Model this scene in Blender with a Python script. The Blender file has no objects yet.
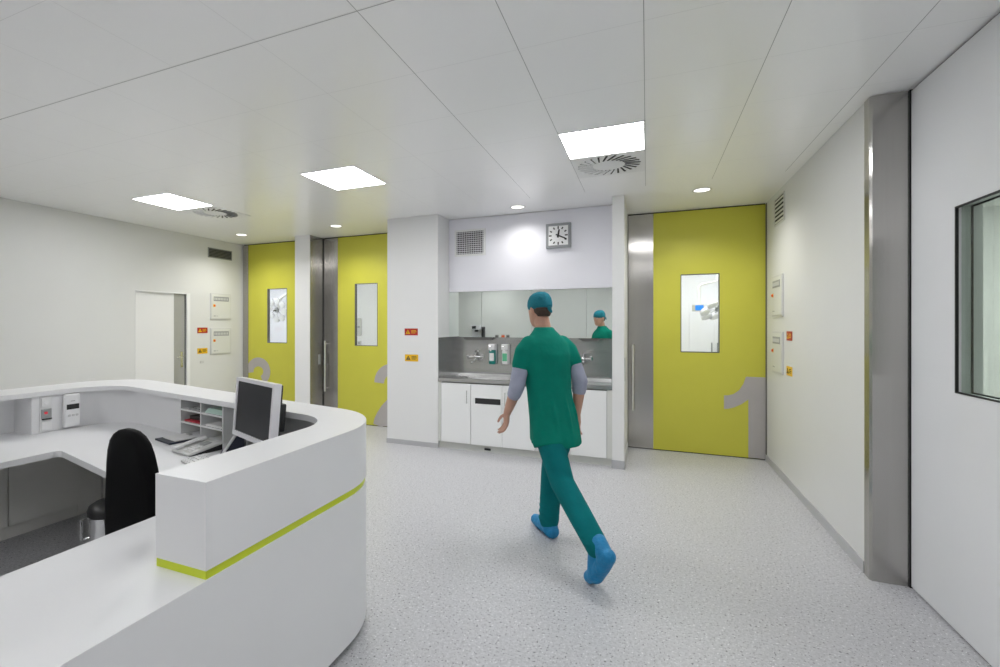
import bpy, bmesh, math, random
from mathutils import Vector, Matrix
random.seed(7)
PI = math.pi
R = math.radians
scene = bpy.context.scene
COL = scene.collection

# ------------------------------------------------------------------ materials
def principled(name, color, rough=0.5, metal=0.0, var=0.03, vscale=6.0, bump=0.0, bscale=40.0, coat=0.0, stretch=None, spec=0.5):
    m = bpy.data.materials.new(name); m.use_nodes = True
    nt = m.node_tree; b = nt.nodes['Principled BSDF']
    b.inputs['Roughness'].default_value = rough
    b.inputs['Metallic'].default_value = metal
    b.inputs['Specular IOR Level'].default_value = spec
    if coat: 
        b.inputs['Coat Weight'].default_value = coat
        b.inputs['Coat Roughness'].default_value = 0.12
    tc = nt.nodes.new('ShaderNodeTexCoord')
    mp = nt.nodes.new('ShaderNodeMapping')
    if stretch: mp.inputs['Scale'].default_value = stretch
    nt.links.new(tc.outputs['Object'], mp.inputs['Vector'])
    n = nt.nodes.new('ShaderNodeTexNoise'); n.inputs['Scale'].default_value = vscale
    n.inputs['Detail'].default_value = 4
    nt.links.new(mp.outputs[0], n.inputs['Vector'])
    r = nt.nodes.new('ShaderNodeValToRGB')
    c = color
    r.color_ramp.elements[0].position = .3; r.color_ramp.elements[1].position = .7
    r.color_ramp.elements[0].color = (c[0]*(1-var), c[1]*(1-var), c[2]*(1-var), 1)
    r.color_ramp.elements[1].color = (min(1, c[0]*(1+var)), min(1, c[1]*(1+var)), min(1, c[2]*(1+var)), 1)
    nt.links.new(n.outputs['Fac'], r.inputs['Fac'])
    nt.links.new(r.outputs['Color'], b.inputs['Base Color'])
    if bump:
        n2 = nt.nodes.new('ShaderNodeTexNoise'); n2.inputs['Scale'].default_value = bscale
        nt.links.new(mp.outputs[0], n2.inputs['Vector'])
        bp = nt.nodes.new('ShaderNodeBump'); bp.inputs['Strength'].default_value = bump
        bp.inputs['Distance'].default_value = .01
        nt.links.new(n2.outputs['Fac'], bp.inputs['Height'])
        nt.links.new(bp.outputs['Normal'], b.inputs['Normal'])
    return m

def emission(name, color, strength):
    m = bpy.data.materials.new(name); m.use_nodes = True
    nt = m.node_tree; nt.nodes.clear()
    e = nt.nodes.new('ShaderNodeEmission'); o = nt.nodes.new('ShaderNodeOutputMaterial')
    e.inputs['Color'].default_value = (*color, 1); e.inputs['Strength'].default_value = strength
    nt.links.new(e.outputs[0], o.inputs[0])
    return m

def glass_mat(name, tint=(.96, .98, .97), ior=1.45):
    m = bpy.data.materials.new(name); m.use_nodes = True
    nt = m.node_tree; nt.nodes.clear()
    o = nt.nodes.new('ShaderNodeOutputMaterial')
    t = nt.nodes.new('ShaderNodeBsdfTransparent'); t.inputs[0].default_value = (*tint, 1)
    g = nt.nodes.new('ShaderNodeBsdfGlossy'); g.inputs['Roughness'].default_value = .02
    lw = nt.nodes.new('ShaderNodeLayerWeight'); lw.inputs['Blend'].default_value = .5
    pw = nt.nodes.new('ShaderNodeMath'); pw.operation = 'POWER'; pw.inputs[1].default_value = 5
    nt.links.new(lw.outputs['Facing'], pw.inputs[0])
    fr = nt.nodes.new('ShaderNodeMath'); fr.operation = 'MULTIPLY_ADD'; fr.inputs[1].default_value = .7; fr.inputs[2].default_value = (ior-1)**2/(ior+1)**2
    nt.links.new(pw.outputs[0], fr.inputs[0])
    mx = nt.nodes.new('ShaderNodeMixShader')
    nt.links.new(fr.outputs[0], mx.inputs[0]); nt.links.new(t.outputs[0], mx.inputs[1]); nt.links.new(g.outputs[0], mx.inputs[2])
    nt.links.new(mx.outputs[0], o.inputs[0])
    return m

def steel_mat():
    m = principled('brushed_steel', (.47, .455, .435), .21, 1.0, var=.02, vscale=60, stretch=(1, 1, .02))
    nt = m.node_tree; b = nt.nodes['Principled BSDF']
    # vertical grain: highlights spread sideways, along normal x up
    ge = nt.nodes.new('ShaderNodeNewGeometry'); cr = nt.nodes.new('ShaderNodeVectorMath'); cr.operation = 'CROSS_PRODUCT'
    nt.links.new(ge.outputs['Normal'], cr.inputs[0]); cr.inputs[1].default_value = (0, 0, 1)
    b.inputs['Anisotropic'].default_value = .9
    b.inputs['Anisotropic Rotation'].default_value = 0.0
    nt.links.new(cr.outputs[0], b.inputs['Tangent'])
    return m
M = {}
M['wall'] = principled('white_wall_paint', (.69, .693, .68), .45, var=.01, vscale=2)
M['pier'] = principled('white_pier_panel', (.79, .79, .785), .4, var=.01, vscale=2)
M['lilac'] = principled('lilac_panel', (.84, .835, .89), .4, var=.01, vscale=2)
M['panel'] = principled('cool_white_door_panel', (.78, .785, .80), .35, var=.01, vscale=2)
M['steel'] = steel_mat()
M['steel_flat'] = principled('satin_steel_sheet', (.46, .46, .455), .24, .9, var=.06, vscale=30, stretch=(.05, 1, 1))
M['satin'] = principled('satin_grey_metal', (.42, .42, .40), .5, .4, var=.02)
M['number'] = principled('grey_door_number', (.47, .445, .44), .4, .3, var=.03)
M['chrome'] = principled('chrome', (.8, .8, .8), .1, 1.0, var=.01)
M['handle'] = principled('satin_handle_steel', (.80, .79, .77), .25, 1.0, var=.02)
M['green'] = principled('lime_green_laminate', (.57, .55, .06), .42, var=.02, vscale=3)
M['strip'] = principled('lime_green_strip', (.60, .70, .02), .35, var=.02)
M['solid'] = principled('white_solid_surface', (.765, .765, .775), .38, var=.008, vscale=3)
M['desk'] = principled('white_desk_laminate', (.73, .733, .74), .32, var=.008, vscale=3)
M['cab_white'] = principled('white_cabinet_front', (.85, .855, .85), .35, var=.008, vscale=3)
M['grey_lam'] = principled('grey_laminate', (.74, .735, .70), .5, var=.02)
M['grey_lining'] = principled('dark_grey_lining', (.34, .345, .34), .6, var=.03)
M['black'] = principled('black_leather', (.003, .003, .0035), .5, var=.1, vscale=20, bump=.1, bscale=150, spec=.07)
M['blackp'] = principled('black_plastic', (.012, .012, .013), .4, var=.05)
M['dark'] = principled('dark_gap', (.02, .02, .02), .7, var=.05)
M['dgrey'] = principled('dark_grey_metal', (.13, .13, .12), .45, var=.05)
M['navy'] = principled('dark_blue_plastic', (.012, .016, .035), .4, var=.05)
M['whitep'] = principled('white_plastic', (.80, .80, .80), .35, var=.01)
M['greyp'] = principled('light_grey_plastic', (.60, .60, .59), .4, var=.02)
M['midgrey'] = principled('mid_grey_plastic', (.30, .31, .31), .45, var=.03)
M['boxgrey'] = principled('grey_white_enamel', (.66, .665, .63), .4, var=.01)
M['silver'] = principled('silver_plastic', (.78, .77, .80), .35, var=.02)
M['screen'] = principled('dark_monitor_screen', (.014, .015, .018), .3, var=.05, spec=.18)
M['mirror'] = principled('mirror_glass', (.90, .955, .92), .02, 1.0, var=.005)
M['skirt'] = principled('grey_vinyl_skirting', (.46, .46, .475), .45, var=.04, vscale=80)
M['red'] = principled('red_sign', (.42, .015, .02), .4, var=.03)
M['redp'] = principled('red_folder_card', (.50, .03, .05), .5, var=.03)
M['yellow'] = principled('yellow_sign', (.80, .47, .01), .4, var=.03)
M['orange'] = principled('orange_switch', (.80, .12, .02), .4, var=.03)
M['paper'] = principled('white_paper', (.80, .80, .79), .7, var=.02)
M['mint'] = principled('pale_mint_paper', (.60, .76, .69), .7, var=.03)
M['teal'] = principled('teal_liquid_bottle', (.0, .22, .19), .3, var=.03)
M['lgreen'] = principled('green_label', (.12, .50, .28), .5, var=.04)
M['skin'] = principled('skin', (.52, .29, .21), .5, var=.06, vscale=12)
M['scrub'] = principled('green_scrub_cotton', (.003, .195, .14), .85, spec=.12, var=.08, vscale=9, bump=.5, bscale=14)
M['trouser'] = principled('teal_scrub_cotton', (.003, .15, .158), .85, spec=.12, var=.08, vscale=9, bump=.5, bscale=12)
M['cap'] = principled('teal_cap_fabric', (.02, .17, .22), .85, spec=.12, var=.12, vscale=12, bump=.4, bscale=40)
M['cover'] = principled('blue_shoe_cover', (.0, .20, .43), .5, var=.1, vscale=20, bump=.6, bscale=50)
M['sleeve'] = principled('lavender_grey_cotton', (.34, .36, .46), .8, var=.06, vscale=15, bump=.3, bscale=30)
M['hair'] = principled('brown_hair', (.05, .03, .02), .6, var=.3, vscale=60)
M['eyew'] = principled('eye_white', (.75, .74, .72), .25, var=.01)
M['clockface'] = principled('white_clock_face', (.86, .86, .86), .3, var=.005)
M['clockframe'] = principled('grey_clock_frame', (.32, .33, .34), .35, .3, var=.02)
M['or_wall'] = principled('bright_theatre_wall', (.84, .84, .87), .45, var=.01)
M['bluescreen'] = emission('blue_display', (.05, .32, .95), 1.0)
M['redled'] = emission('red_display', (.9, .08, .12), .45)
M['panel_light'] = emission('ceiling_panel_light', (.985, .99, 1), 21.0)
M['panel_light_soft'] = emission('ceiling_panel_light_soft', (.985, .99, 1), 13.0)
M['theatre_light'] = emission('theatre_panel_light', (.97, .98, 1), 9.0)
M['spot_light'] = emission('downlight_lamp', (1, .98, .92), 2.0)
M['led'] = principled('lamp_pod_lens', (.86, .86, .86), .2, var=.01)
M['glass'] = glass_mat('clear_window_glass')
M['glass_green'] = glass_mat('greenish_window_glass', (.79, .84, .795), 1.6)

def floor_material():
    m = principled('speckled_grey_vinyl', (.5, .5, .52), .38, var=.0)
    nt = m.node_tree; b = nt.nodes['Principled BSDF']
    tc = nt.nodes.new('ShaderNodeTexCoord')
    def speck(scale, lo, hi, off):
        mp = nt.nodes.new('ShaderNodeMapping'); mp.inputs['Location'].default_value = (off, off*2, 0)
        nt.links.new(tc.outputs['Object'], mp.inputs['Vector'])
        v = nt.nodes.new('ShaderNodeTexNoise'); v.inputs['Scale'].default_value = scale; v.inputs['Detail'].default_value = 1.0
        nt.links.new(mp.outputs[0], v.inputs['Vector'])
        r = nt.nodes.new('ShaderNodeMapRange'); r.inputs['From Min'].default_value = lo; r.inputs['From Max'].default_value = hi
        nt.links.new(v.outputs['Fac'], r.inputs['Value'])
        return r.outputs[0]
    def mix(a, c, f):
        x = nt.nodes.new('ShaderNodeMix'); x.data_type = 'RGBA'
        nt.links.new(f, x.inputs['Factor'])
        if isinstance(a, tuple): x.inputs['A'].default_value = (*a, 1)
        else: nt.links.new(a, x.inputs['A'])
        x.inputs['B'].default_value = (*c, 1)
        return x.outputs['Result']
    c0 = mix((.53, .53, .55), (.46, .46, .48), speck(60, .42, .6, 3))
    c1 = mix(c0, (.13, .13, .14), speck(75, .655, .69, 11))
    c2 = mix(c1, (.80, .80, .81), speck(85, .665, .70, 29))
    c3 = mix(c2, (.30, .30, .31), speck(130, .66, .69, 41))
    nt.links.new(c3, b.inputs['Base Color'])
    return m
M['floor'] = floor_material()

def ceiling_material():
    # white metal ceiling tiles on a 0.595 m grid, thin joints, plain margin beyond y = 5.33
    m = principled('white_metal_ceiling_tiles', (.80, .80, .79), .30, var=.0, coat=.4)
    m.node_tree.nodes['Principled BSDF'].inputs['Coat Roughness'].default_value = .2
    nt = m.node_tree; b = nt.nodes['Principled BSDF']
    tc = nt.nodes.new('ShaderNodeTexCoord'); sp = nt.nodes.new('ShaderNodeSeparateXYZ')
    nt.links.new(tc.outputs['Object'], sp.inputs[0])
    def mth(op, a, bb=None, cc=None):
        n = nt.nodes.new('ShaderNodeMath'); n.operation = op
        for i, v in enumerate((a, bb, cc)):
            if v is None: continue
            if isinstance(v, (int, float)): n.inputs[i].default_value = v
            else: nt.links.new(v, n.inputs[i])
        return n.outputs[0]
    def joint(coord, off, period, w):
        t = mth('ADD', coord, -off + period*40)
        t = mth('MODULO', t, period)
        a = mth('LESS_THAN', t, w/2); c = mth('GREATER_THAN', t, period - w/2)
        return mth('ADD', a, c)
    jx = joint(sp.outputs['X'], -.0135, .5950, .0040)
    jx = mth('MULTIPLY', jx, mth('MULTIPLY_ADD', mth('GREATER_THAN', sp.outputs['X'], -1.5), .8, .2))
    jy = mth('MULTIPLY', joint(sp.outputs['Y'], 3.618, .5930, .0030), .28)
    strong = mth('MULTIPLY', mth('LESS_THAN', mth('ABSOLUTE', mth('ADD', sp.outputs['Y'], -1.846)), .0028), mth('LESS_THAN', sp.outputs['X'], -1.0))
    jy = mth('MAXIMUM', jy, strong)
    inside = mth('LESS_THAN', sp.outputs['Y'], 5.345)
    j = mth('MULTIPLY', mth('MAXIMUM', jx, jy), inside)
    x = nt.nodes.new('ShaderNodeMix'); x.data_type = 'RGBA'
    nt.links.new(j, x.inputs['Factor'])
    x.inputs['A'].default_value = (.97, .97, .97, 1); x.inputs['B'].default_value = (.42, .42, .42, 1)
    nt.links.new(x.outputs['Result'], b.inputs['Base Color'])
    return m
M['ceiling'] = ceiling_material()

# ------------------------------------------------------------------ mesh helpers
class MB:
    def __init__(s): s.bm = bmesh.new()
    def box(s, x0, x1, y0, y1, z0, z1, bevel=0, seg=2):
        v = [s.bm.verts.new(p) for p in ((x0,y0,z0),(x1,y0,z0),(x1,y1,z0),(x0,y1,z0),(x0,y0,z1),(x1,y0,z1),(x1,y1,z1),(x0,y1,z1))]
        f = [s.bm.faces.new([v[i] for i in q]) for q in ((3,2,1,0),(4,5,6,7),(0,1,5,4),(1,2,6,5),(2,3,7,6),(3,0,4,7))]
        if bevel:
            es = {e for q in f for e in q.edges}
            bmesh.ops.bevel(s.bm, geom=list(es), offset=bevel, segments=seg, affect='EDGES', profile=.5)
        return s
    def prism(s, poly, z0, z1, axis='z'):
        def P(a, b, h):
            if axis == 'z': return (a, b, h)
            if axis == 'y': return (a, h, b)      # poly in x-z
            return (h, a, b)                      # poly in y-z
        lo = [s.bm.verts.new(P(a, b, z0)) for a, b in poly]; hi = [s.bm.verts.new(P(a, b, z1)) for a, b in poly]
        n = len(poly)
        s.bm.faces.new(lo[::-1]); s.bm.faces.new(hi)
        for i in range(n): s.bm.faces.new((lo[i], lo[(i+1) % n], hi[(i+1) % n], hi[i]))
        return s
    def ring(s, A, B, z0, z1):
        """solid between two matched open paths (lists of x, y)"""
        n = len(A)
        rows = []
        for a, b in zip(A, B):
            rows.append([s.bm.verts.new(p) for p in ((*a, z0), (*a, z1), (*b, z1), (*b, z0))])
        for i in range(n-1):
            for k in range(4):
                s.bm.faces.new((rows[i][k], rows[i][(k+1) % 4], rows[i+1][(k+1) % 4], rows[i+1][k]))
        s.bm.faces.new(rows[0]); s.bm.faces.new(rows[-1][::-1])
        return s
    def tube(s, pts, r, n=10, caps=True, closed=False):
        pts = [Vector(p) for p in pts]; rs = r if isinstance(r, (list, tuple)) else [r]*len(pts)
        rings = []; up = None; N = len(pts)
        for i, p in enumerate(pts):
            if closed: d = pts[(i+1) % N] - pts[i-1]
            else: d = (pts[min(i+1, N-1)] - pts[max(i-1, 0)])
            d.normalize()
            if up is None:
                up = Vector((0, 0, 1)) if abs(d.z) < .9 else Vector((1, 0, 0))
            u = (up - d*up.dot(d)).normalized(); w = d.cross(u); up = u
            rings.append([s.bm.verts.new(p + (u*math.cos(2*PI*k/n) + w*math.sin(2*PI*k/n))*rs[i]) for k in range(n)])
        for i in range(N if closed else N-1):
            a, b = rings[i], rings[(i+1) % N]
            for k in range(n): s.bm.faces.new((a[k], a[(k+1) % n], b[(k+1) % n], b[k]))
        if caps and not closed:
            s.bm.faces.new(rings[0][::-1]); s.bm.faces.new(rings[-1])
        return s
    def loft(s, rings, closed=False):
        rows = [[s.bm.verts.new(p) for p in r] for r in rings]
        n = len(rows[0])
        for a, b in zip(rows, rows[1:]):
            for k in range(n): s.bm.faces.new((a[k], a[(k+1) % n], b[(k+1) % n], b[k]))
        if closed:
            for k in range(n): s.bm.faces.new((rows[-1][k], rows[-1][(k+1) % n], rows[0][(k+1) % n], rows[0][k]))
        else:
            s.bm.faces.new(rows[0][::-1]); s.bm.faces.new(rows[-1])
        return s
    def lathe(s, prof, c=(0, 0, 0), n=32, axis='z', closed=False):
        rows = []
        for r, h in prof:
            row = []
            for k in range(n):
                a = 2*PI*k/n; x, y = max(r, 1e-4)*math.cos(a), max(r, 1e-4)*math.sin(a)
                p = (x, y, h) if axis == 'z' else ((x, -h, y) if axis == 'y' else (h, x, y))
                row.append((c[0]+p[0], c[1]+p[1], c[2]+p[2]))
            rows.append(row)
        return s.loft(rows, closed)
    def sphere(s, c, r, sc=(1, 1, 1), u=16, v=10):
        rr = bmesh.ops.create_uvsphere(s.bm, u_segments=u, v_segments=v, radius=r)
        bmesh.ops.scale(s.bm, vec=sc, verts=rr['verts']); bmesh.ops.translate(s.bm, vec=c, verts=rr['verts'])
        return s
    def limb(s, pts, rad, n=14):
        """capsule chain: frusta between joints with a ball on each joint"""
        for p, r in zip(pts, rad): s.sphere(p, r, u=n, v=10)
        for (a, b), (ra, rb) in zip(zip(pts, pts[1:]), zip(rad, rad[1:])):
            s.tube([a, b], [ra, rb], n)
        return s
    def ell(s, rings, n=24):
        """loft of ellipses: (x, y, z, rx, ry)"""
        return s.loft([[(x+rx*math.cos(2*PI*k/n), y+ry*math.sin(2*PI*k/n), z) for k in range(n)] for x, y, z, rx, ry in rings])
    def transform(s, mat): bmesh.ops.transform(s.bm, matrix=mat, verts=s.bm.verts); return s

def root_matrix(o):
    return Matrix.Translation(o.location) @ o.rotation_euler.to_matrix().to_4x4()

def build(name, mb, mat, parent=None, world=None, smooth=None, remesh=None):
    """link one mesh object; world = root Empty when the vertices are in world coordinates"""
    bm = mb.bm
    if world is not None: bmesh.ops.transform(bm, matrix=root_matrix(world).inverted(), verts=bm.verts); parent = parent or world
    bmesh.ops.recalc_face_normals(bm, faces=bm.faces)
    me = bpy.data.meshes.new(name); bm.to_mesh(me); bm.free()
    me.materials.append(mat)
    o = bpy.data.objects.new(name, me); COL.objects.link(o)
    if remesh:
        md = o.modifiers.new('r', 'REMESH'); md.mode = 'VOXEL'; md.voxel_size = remesh[0]
        ms = o.modifiers.new('s', 'SMOOTH'); ms.factor = .5; ms.iterations = remesh[1]
        dg = bpy.context.evaluated_depsgraph_get()
        nm = bpy.data.meshes.new_from_object(o.evaluated_get(dg)); nm.name = name
        o.modifiers.clear(); o.data = nm; me = nm
        if not me.materials: me.materials.append(mat)
        smooth = 180
    if smooth:
        for p in me.polygons: p.use_smooth = True
        if smooth < 180: me.set_sharp_from_angle(angle=R(smooth))
    if parent is not None: o.parent = parent
    return o

def tag(o, label, cat, group=None, kind=None):
    o['label'] = label; o['category'] = cat
    if group: o['group'] = group
    if kind: o['kind'] = kind
    return o
def thing(name, label, cat, loc=(0, 0, 0), rz=0, group=None, kind=None):
    o = bpy.data.objects.new(name, None); COL.objects.link(o)
    o.empty_display_size = .1
    o.location = loc; o.rotation_euler = (0, 0, rz)
    return tag(o, label, cat, group, kind)
def struct(name, mb, mat, label, cat, smooth=None):
    return tag(build(name, mb, mat, smooth=smooth), label, cat, kind='structure')
def dup(root, loc, rz, label):
    r = root.copy(); COL.objects.link(r); r.location = loc; r.rotation_euler = (0, 0, rz); r['label'] = label
    for ch in list(root.children):
        c = ch.copy(); COL.objects.link(c); c.parent = r
        for g in list(ch.children):
            d = g.copy(); COL.objects.link(d); d.parent = c
    return r

H = 3.0            # ceiling height
# ------------------------------------------------------------------ room shell
b = MB(); b.box(-6.75, 2.6, -3.1, 9.4, -.1, 0)
struct('floor', b, M['floor'], 'speckled pale grey vinyl floor of the whole room', 'floor')
b = MB()
b.box(-6.75, 1.7, -3.1, 6.75, H, H+.08)
struct('ceiling', b, M['ceiling'], 'white ceiling of square metal tiles with thin joints', 'ceiling')

# left wall with the door opening y 4.52..5.39, z 0..2.07
b = MB()
b.box(-6.75, -6.61, -3.0, 4.52, 0, H); b.box(-6.75, -6.61, 5.39, 6.75, 0, H); b.box(-6.75, -6.61, 4.52, 5.39, 2.07, H); b.box(-6.75, -6.70, 4.52, 5.39, 0, 2.07)
struct('wall_left', b, M['wall'], 'plain white left wall behind the reception counter', 'wall')
# right wall, far part, and its return behind the steel column
b = MB(); b.box(1.276, 1.42, 3.87, 6.75, 0, H); b.box(1.42, 1.70, 3.79, 6.75, 0, H)
struct('wall_right', b, M['wall'], 'white right wall between the steel column and lime door', 'wall')
# wall behind camera
b = MB(); b.box(-6.75, 1.7, -3.1, -3.0, 0, H)
struct('wall_front', b, M['wall'], 'white wall behind the camera, seen in the mirror', 'wall')
# back wall pieces
b = MB(); b.box(-3.205, -2.462, 5.65, 6.78, 0, H); b.box(-2.462, -.352, 6.16, 6.78, 0, H)
struct('wall_back', b, M['pier'], 'white back wall with the broad pier left of the sink niche', 'wall')
b = MB(); b.box(-.352, -.228, 5.62, 6.78, 0, H)
struct('wall_back.001', b, M['pier'], 'narrow white pier between the sink niche and door 1', 'wall')
b = MB(); b.box(-5.18, -4.885, 6.15, 6.78, 0, H)
struct('wall_back.002', b, M['pier'], 'white pillar between doors 2 and 3', 'wall')
b = MB(); b.box(-2.46, -.354, 6.018, 6.16, 2.022, 2.995)
struct('wall_back.003', b, M['lilac'], 'pale lilac wall panel above the mirror cabinets', 'wall')

# floor skirtings
def skirting(name, pts, label):
    b = MB(); b.box(*pts); return struct(name, b, M['skirt'], label, 'skirting')
skirting('baseboard_right', (1.266, 1.276, 3.88, 6.64, 0, .075), 'grey skirting along the right wall')
skirting('baseboard_pier', (-3.212, -2.462, 5.640, 5.65, 0, .06), 'grey skirting under the broad white pier')
skirting('baseboard_pier.001', (-.358, -.222, 5.61, 5.62, 0, .09), 'grey skirting block under the narrow white pier')
skirting('baseboard_pier.002', (-.228, -.221, 5.61, 6.6, 0, .075), 'grey skirting along the side of the narrow pier')
skirting('baseboard_left', (-6.61, -6.598, -3, 4.5, 0, .075), 'grey skirting along the left wall')
b = MB(); b.box(-.2285, -.2265, 5.70, 5.88, .95, 1.21)
sw = struct('trim_1', b, M['midgrey'], 'slim grey switch strip on the side of the narrow pier', 'switch strip')

# steel column at the right
t = thing('steel_column', 'tall brushed steel corner column between right wall and white door panel', 'column', (1.36, 3.82, 0), kind='structure')
b = MB(); b.prism([(1.268, 3.795), (1.279, 3.781), (1.452, 3.781), (1.452, 3.789), (1.42, 3.789), (1.42, 3.869), (1.268, 3.869)], 0, 2.995)
build('steel_cladding', b, M['steel'], world=t)
b = MB(); b.box(1.452, 1.466, 3.768, 3.79, 0, 2.995); build('shadow_gap', b, M['dark'], world=t)

# big white sliding door panel on the right with window
t = thing('door_5', 'large white sliding door panel with a window at right edge', 'door', (1.46, 2.4, 0), kind='structure')
wy0, wy1, wz0, wz1 = 2.10, 3.315, 1.232, 2.188
b = MB()
for q in ((-3.0, wy0, .012, 2.985), (wy1, 3.766, .012, 2.985), (wy0, wy1, .012, wz0), (wy0, wy1, wz1, 2.985)):
    b.box(1.457, 1.56, q[0], q[1], q[2], q[3])
build('door_leaf', b, M['panel'], world=t)
b = MB(); b.box(1.47, 1.56, -3, 3.75, 2.985, 3.0); b.box(1.475, 1.56, -3, 3.75, 0, .012); build('shadow_gap', b, M['dark'], world=t)
b = MB()
def frame_yz(b, x0, x1, y0, y1, z0, z1, w):
    b.box(x0, x1, y0, y0+w, z0, z1); b.box(x0, x1, y1-w, y1, z0, z1); b.box(x0, x1, y0+w, y1-w, z0, z0+w); b.box(x0, x1, y0+w, y1-w, z1-w, z1)
frame_yz(b, 1.453, 1.465, wy0, wy1, wz0, wz1, .008)
frame_yz(b, 1.515, 1.521, wy0, wy1, wz0, wz1, .008)
wf = build('window_frame', b, M['dark'], world=t)
b = MB(); b.box(1.478, 1.482, wy0+.002, wy1-.002, wz0+.002, wz1-.002)
build('window_pane', b, M['glass_green'], world=t, parent=None)
# room beyond that window
b = MB(); b.box(4.0, 4.1, -1.5, 8.0, 0, 3.0); b.box(1.72, 4.0, 7.9, 8.0, 0, 3.0); b.box(1.72, 4.0, -1.5, -1.4, 0, 3.0)
b.box(1.72, 4.1, -1.5, 8, 3.0, 3.06); b.box(2.6, 4.1, -1.5, 8, -.1, 0)
struct('wall_side_room', b, M['wall'], 'pale wall of the room seen through the right window', 'wall')
b = MB(); b.box(2.6, 3.2, 3.0, 3.6, 2.97, 2.995); b.box(2.6, 3.2, 5.4, 6.6, 2.97, 2.995); b.box(2.0, 2.6, 4.2, 4.8, 2.97, 2.995)  # unseen glowing panels, added so the window view looks brighter
tag(build('ceiling_light', b, M['panel_light']), 'added unseen panels brightening the room behind the right window', 'ceiling light', kind='structure')

# ------------------------------------------------------------------ lime doors
def tube_handle(name, parent, x, y, z0, z1, r=.016, off=.06):
    b = MB(); b.tube([(x, y-off, z0), (x, y-off, z1)], r, 14)
    for z in (z0+.05, z1-.05): b.tube([(x, y-off, z), (x, y+.004, z)], r*.8, 10)
    return build(name, b, M['handle'], world=parent, smooth=50)
def xz_leaf(b, x0, x1, y0, y1, z0, z1, hole):
    hx0, hx1, hz0, hz1 = hole
    b.box(x0, hx0, y0, y1, z0, z1); b.box(hx1, x1, y0, y1, z0, z1)
    b.box(hx0, hx1, y0, y1, z0, hz0); b.box(hx0, hx1, y0, y1, hz1, z1)
def stroke(b, pts, w, y0, y1):
    """flat band of width w along a centre line in x-z"""
    L = []; Rr = []
    P = [Vector((p[0], p[1])) for p in pts]
    for i, p in enumerate(P):
        d = (P[min(i+1, len(P)-1)] - P[max(i-1, 0)]).normalized(); n = Vector((-d.y, d.x))
        L.append(p + n*w/2); Rr.append(p - n*w/2)
    rows = []
    for a, c in zip(L, Rr):
        rows.append([b.bm.verts.new(q) for q in ((a.x, y0, a.y), (a.x, y1, a.y), (c.x, y1, c.y), (c.x, y0, c.y))])
    for r1, r2 in zip(rows, rows[1:]):
        for k in range(4): b.bm.faces.new((r1[k], r1[(k+1) % 4], r2[(k+1) % 4], r2[k]))
    b.bm.faces.new(rows[0]); b.bm.faces.new(rows[-1][::-1])
def arc(cx, cz, r, a0, a1, n=24, rz=None):
    rz = rz or r
    return [(cx+r*math.cos(R(a0+(a1-a0)*i/n)), cz+rz*math.sin(R(a0+(a1-a0)*i/n))) for i in range(n+1)]

def lime_door(name, label, x0, xs, x1, y, hole, steel_y=0):
    t = thing(name, label, 'door', ((x0+x1)/2, y, 0), kind='structure')
    b = MB(); xz_leaf(b, xs, x1, y, y+.05, .012, 2.985, hole); build('door_leaf', b, M['green'], world=t)
    b = MB(); b.box(x0, xs, y-.002-steel_y, y+.05, .012, 2.985); build('steel_panel', b, M['steel'], world=t)
    b = MB(); b.box(x0, x1, y+.015, y+.06, 0, .012); b.box(x0, x1, y+.01, y+.06, 2.985, 3.0); build('shadow_gap', b, M['dark'], world=t)
    hx0, hx1, hz0, hz1 = hole
    b = MB()
    for q in ((hx0-.004, hx0+.006, hz0, hz1), (hx1-.006, hx1+.004, hz0, hz1), (hx0, hx1, hz0-.004, hz0+.006), (hx0, hx1, hz1-.006, hz1+.004)):
        b.box(q[0], q[1], y-.003, y+.052, q[2], q[3])
    wf = build('window_frame', b, M['dgrey'], world=t)
    b = MB(); b.box(hx0+.006, hx1-.006, y+.018, y+.022, hz0+.006, hz1-.006)
    build('window_pane', b, M['glass'], world=t)
    return t
d1 = lime_door('door_1', 'lime green sliding door with grey number 1, right of the sink', -.222, .074, 1.270, 6.65, (.386, .801, 1.245, 2.20))
one = [(.85, .57), (.90, .578), (.96, .60), (1.03, .64), (1.10, .70), (1.10, .014), (1.270, .014), (1.270, .966), (1.075, .966), (1.05, .88), (1.005, .80), (.945, .752), (.89, .735), (.85, .732)]
b = MB(); b.prism(one, 6.6465, 6.651, 'y'); build('door_number', b, M['number'], world=d1)
tube_handle('door_handle', d1, -.165, 6.648, .49, 1.33)
b = MB(); b.box(1.270, 1.276, 6.60, 6.70, 0, 2.99); b.box(-.2275, -.222, 6.60, 6.70, 0, 2.99); build('door_frame', b, M['dgrey'], world=d1)

d2 = lime_door('door_2', 'lime green sliding door with grey number 2, left of the broad pier', -4.862, -4.590, -3.32, 6.48, (-4.263, -3.851, 1.25, 2.229))
b = MB()
p = arc(-3.605, .678, .215, 180, 20, 22) + arc(-3.605, .678, .215, 5, -40, 6, .23)
p += [(-3.52, .44), (-3.62, .36), (-3.71, .27), (-3.78, .17), (-3.825, .085), (-3.84, .014)]
stroke(b, p, .172, 6.4765, 6.481); b.box(-3.80, -3.33, 6.4768, 6.481, .014, .16)
build('door_number', b, M['number'], world=d2)
tube_handle('door_handle', d2, -4.80, 6.478, .50, 1.32)
b = MB(); b.box(-4.872, -4.862, 6.47, 6.55, 0, 2.99); build('door_frame', b, M['dark'], world=d2)

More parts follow.
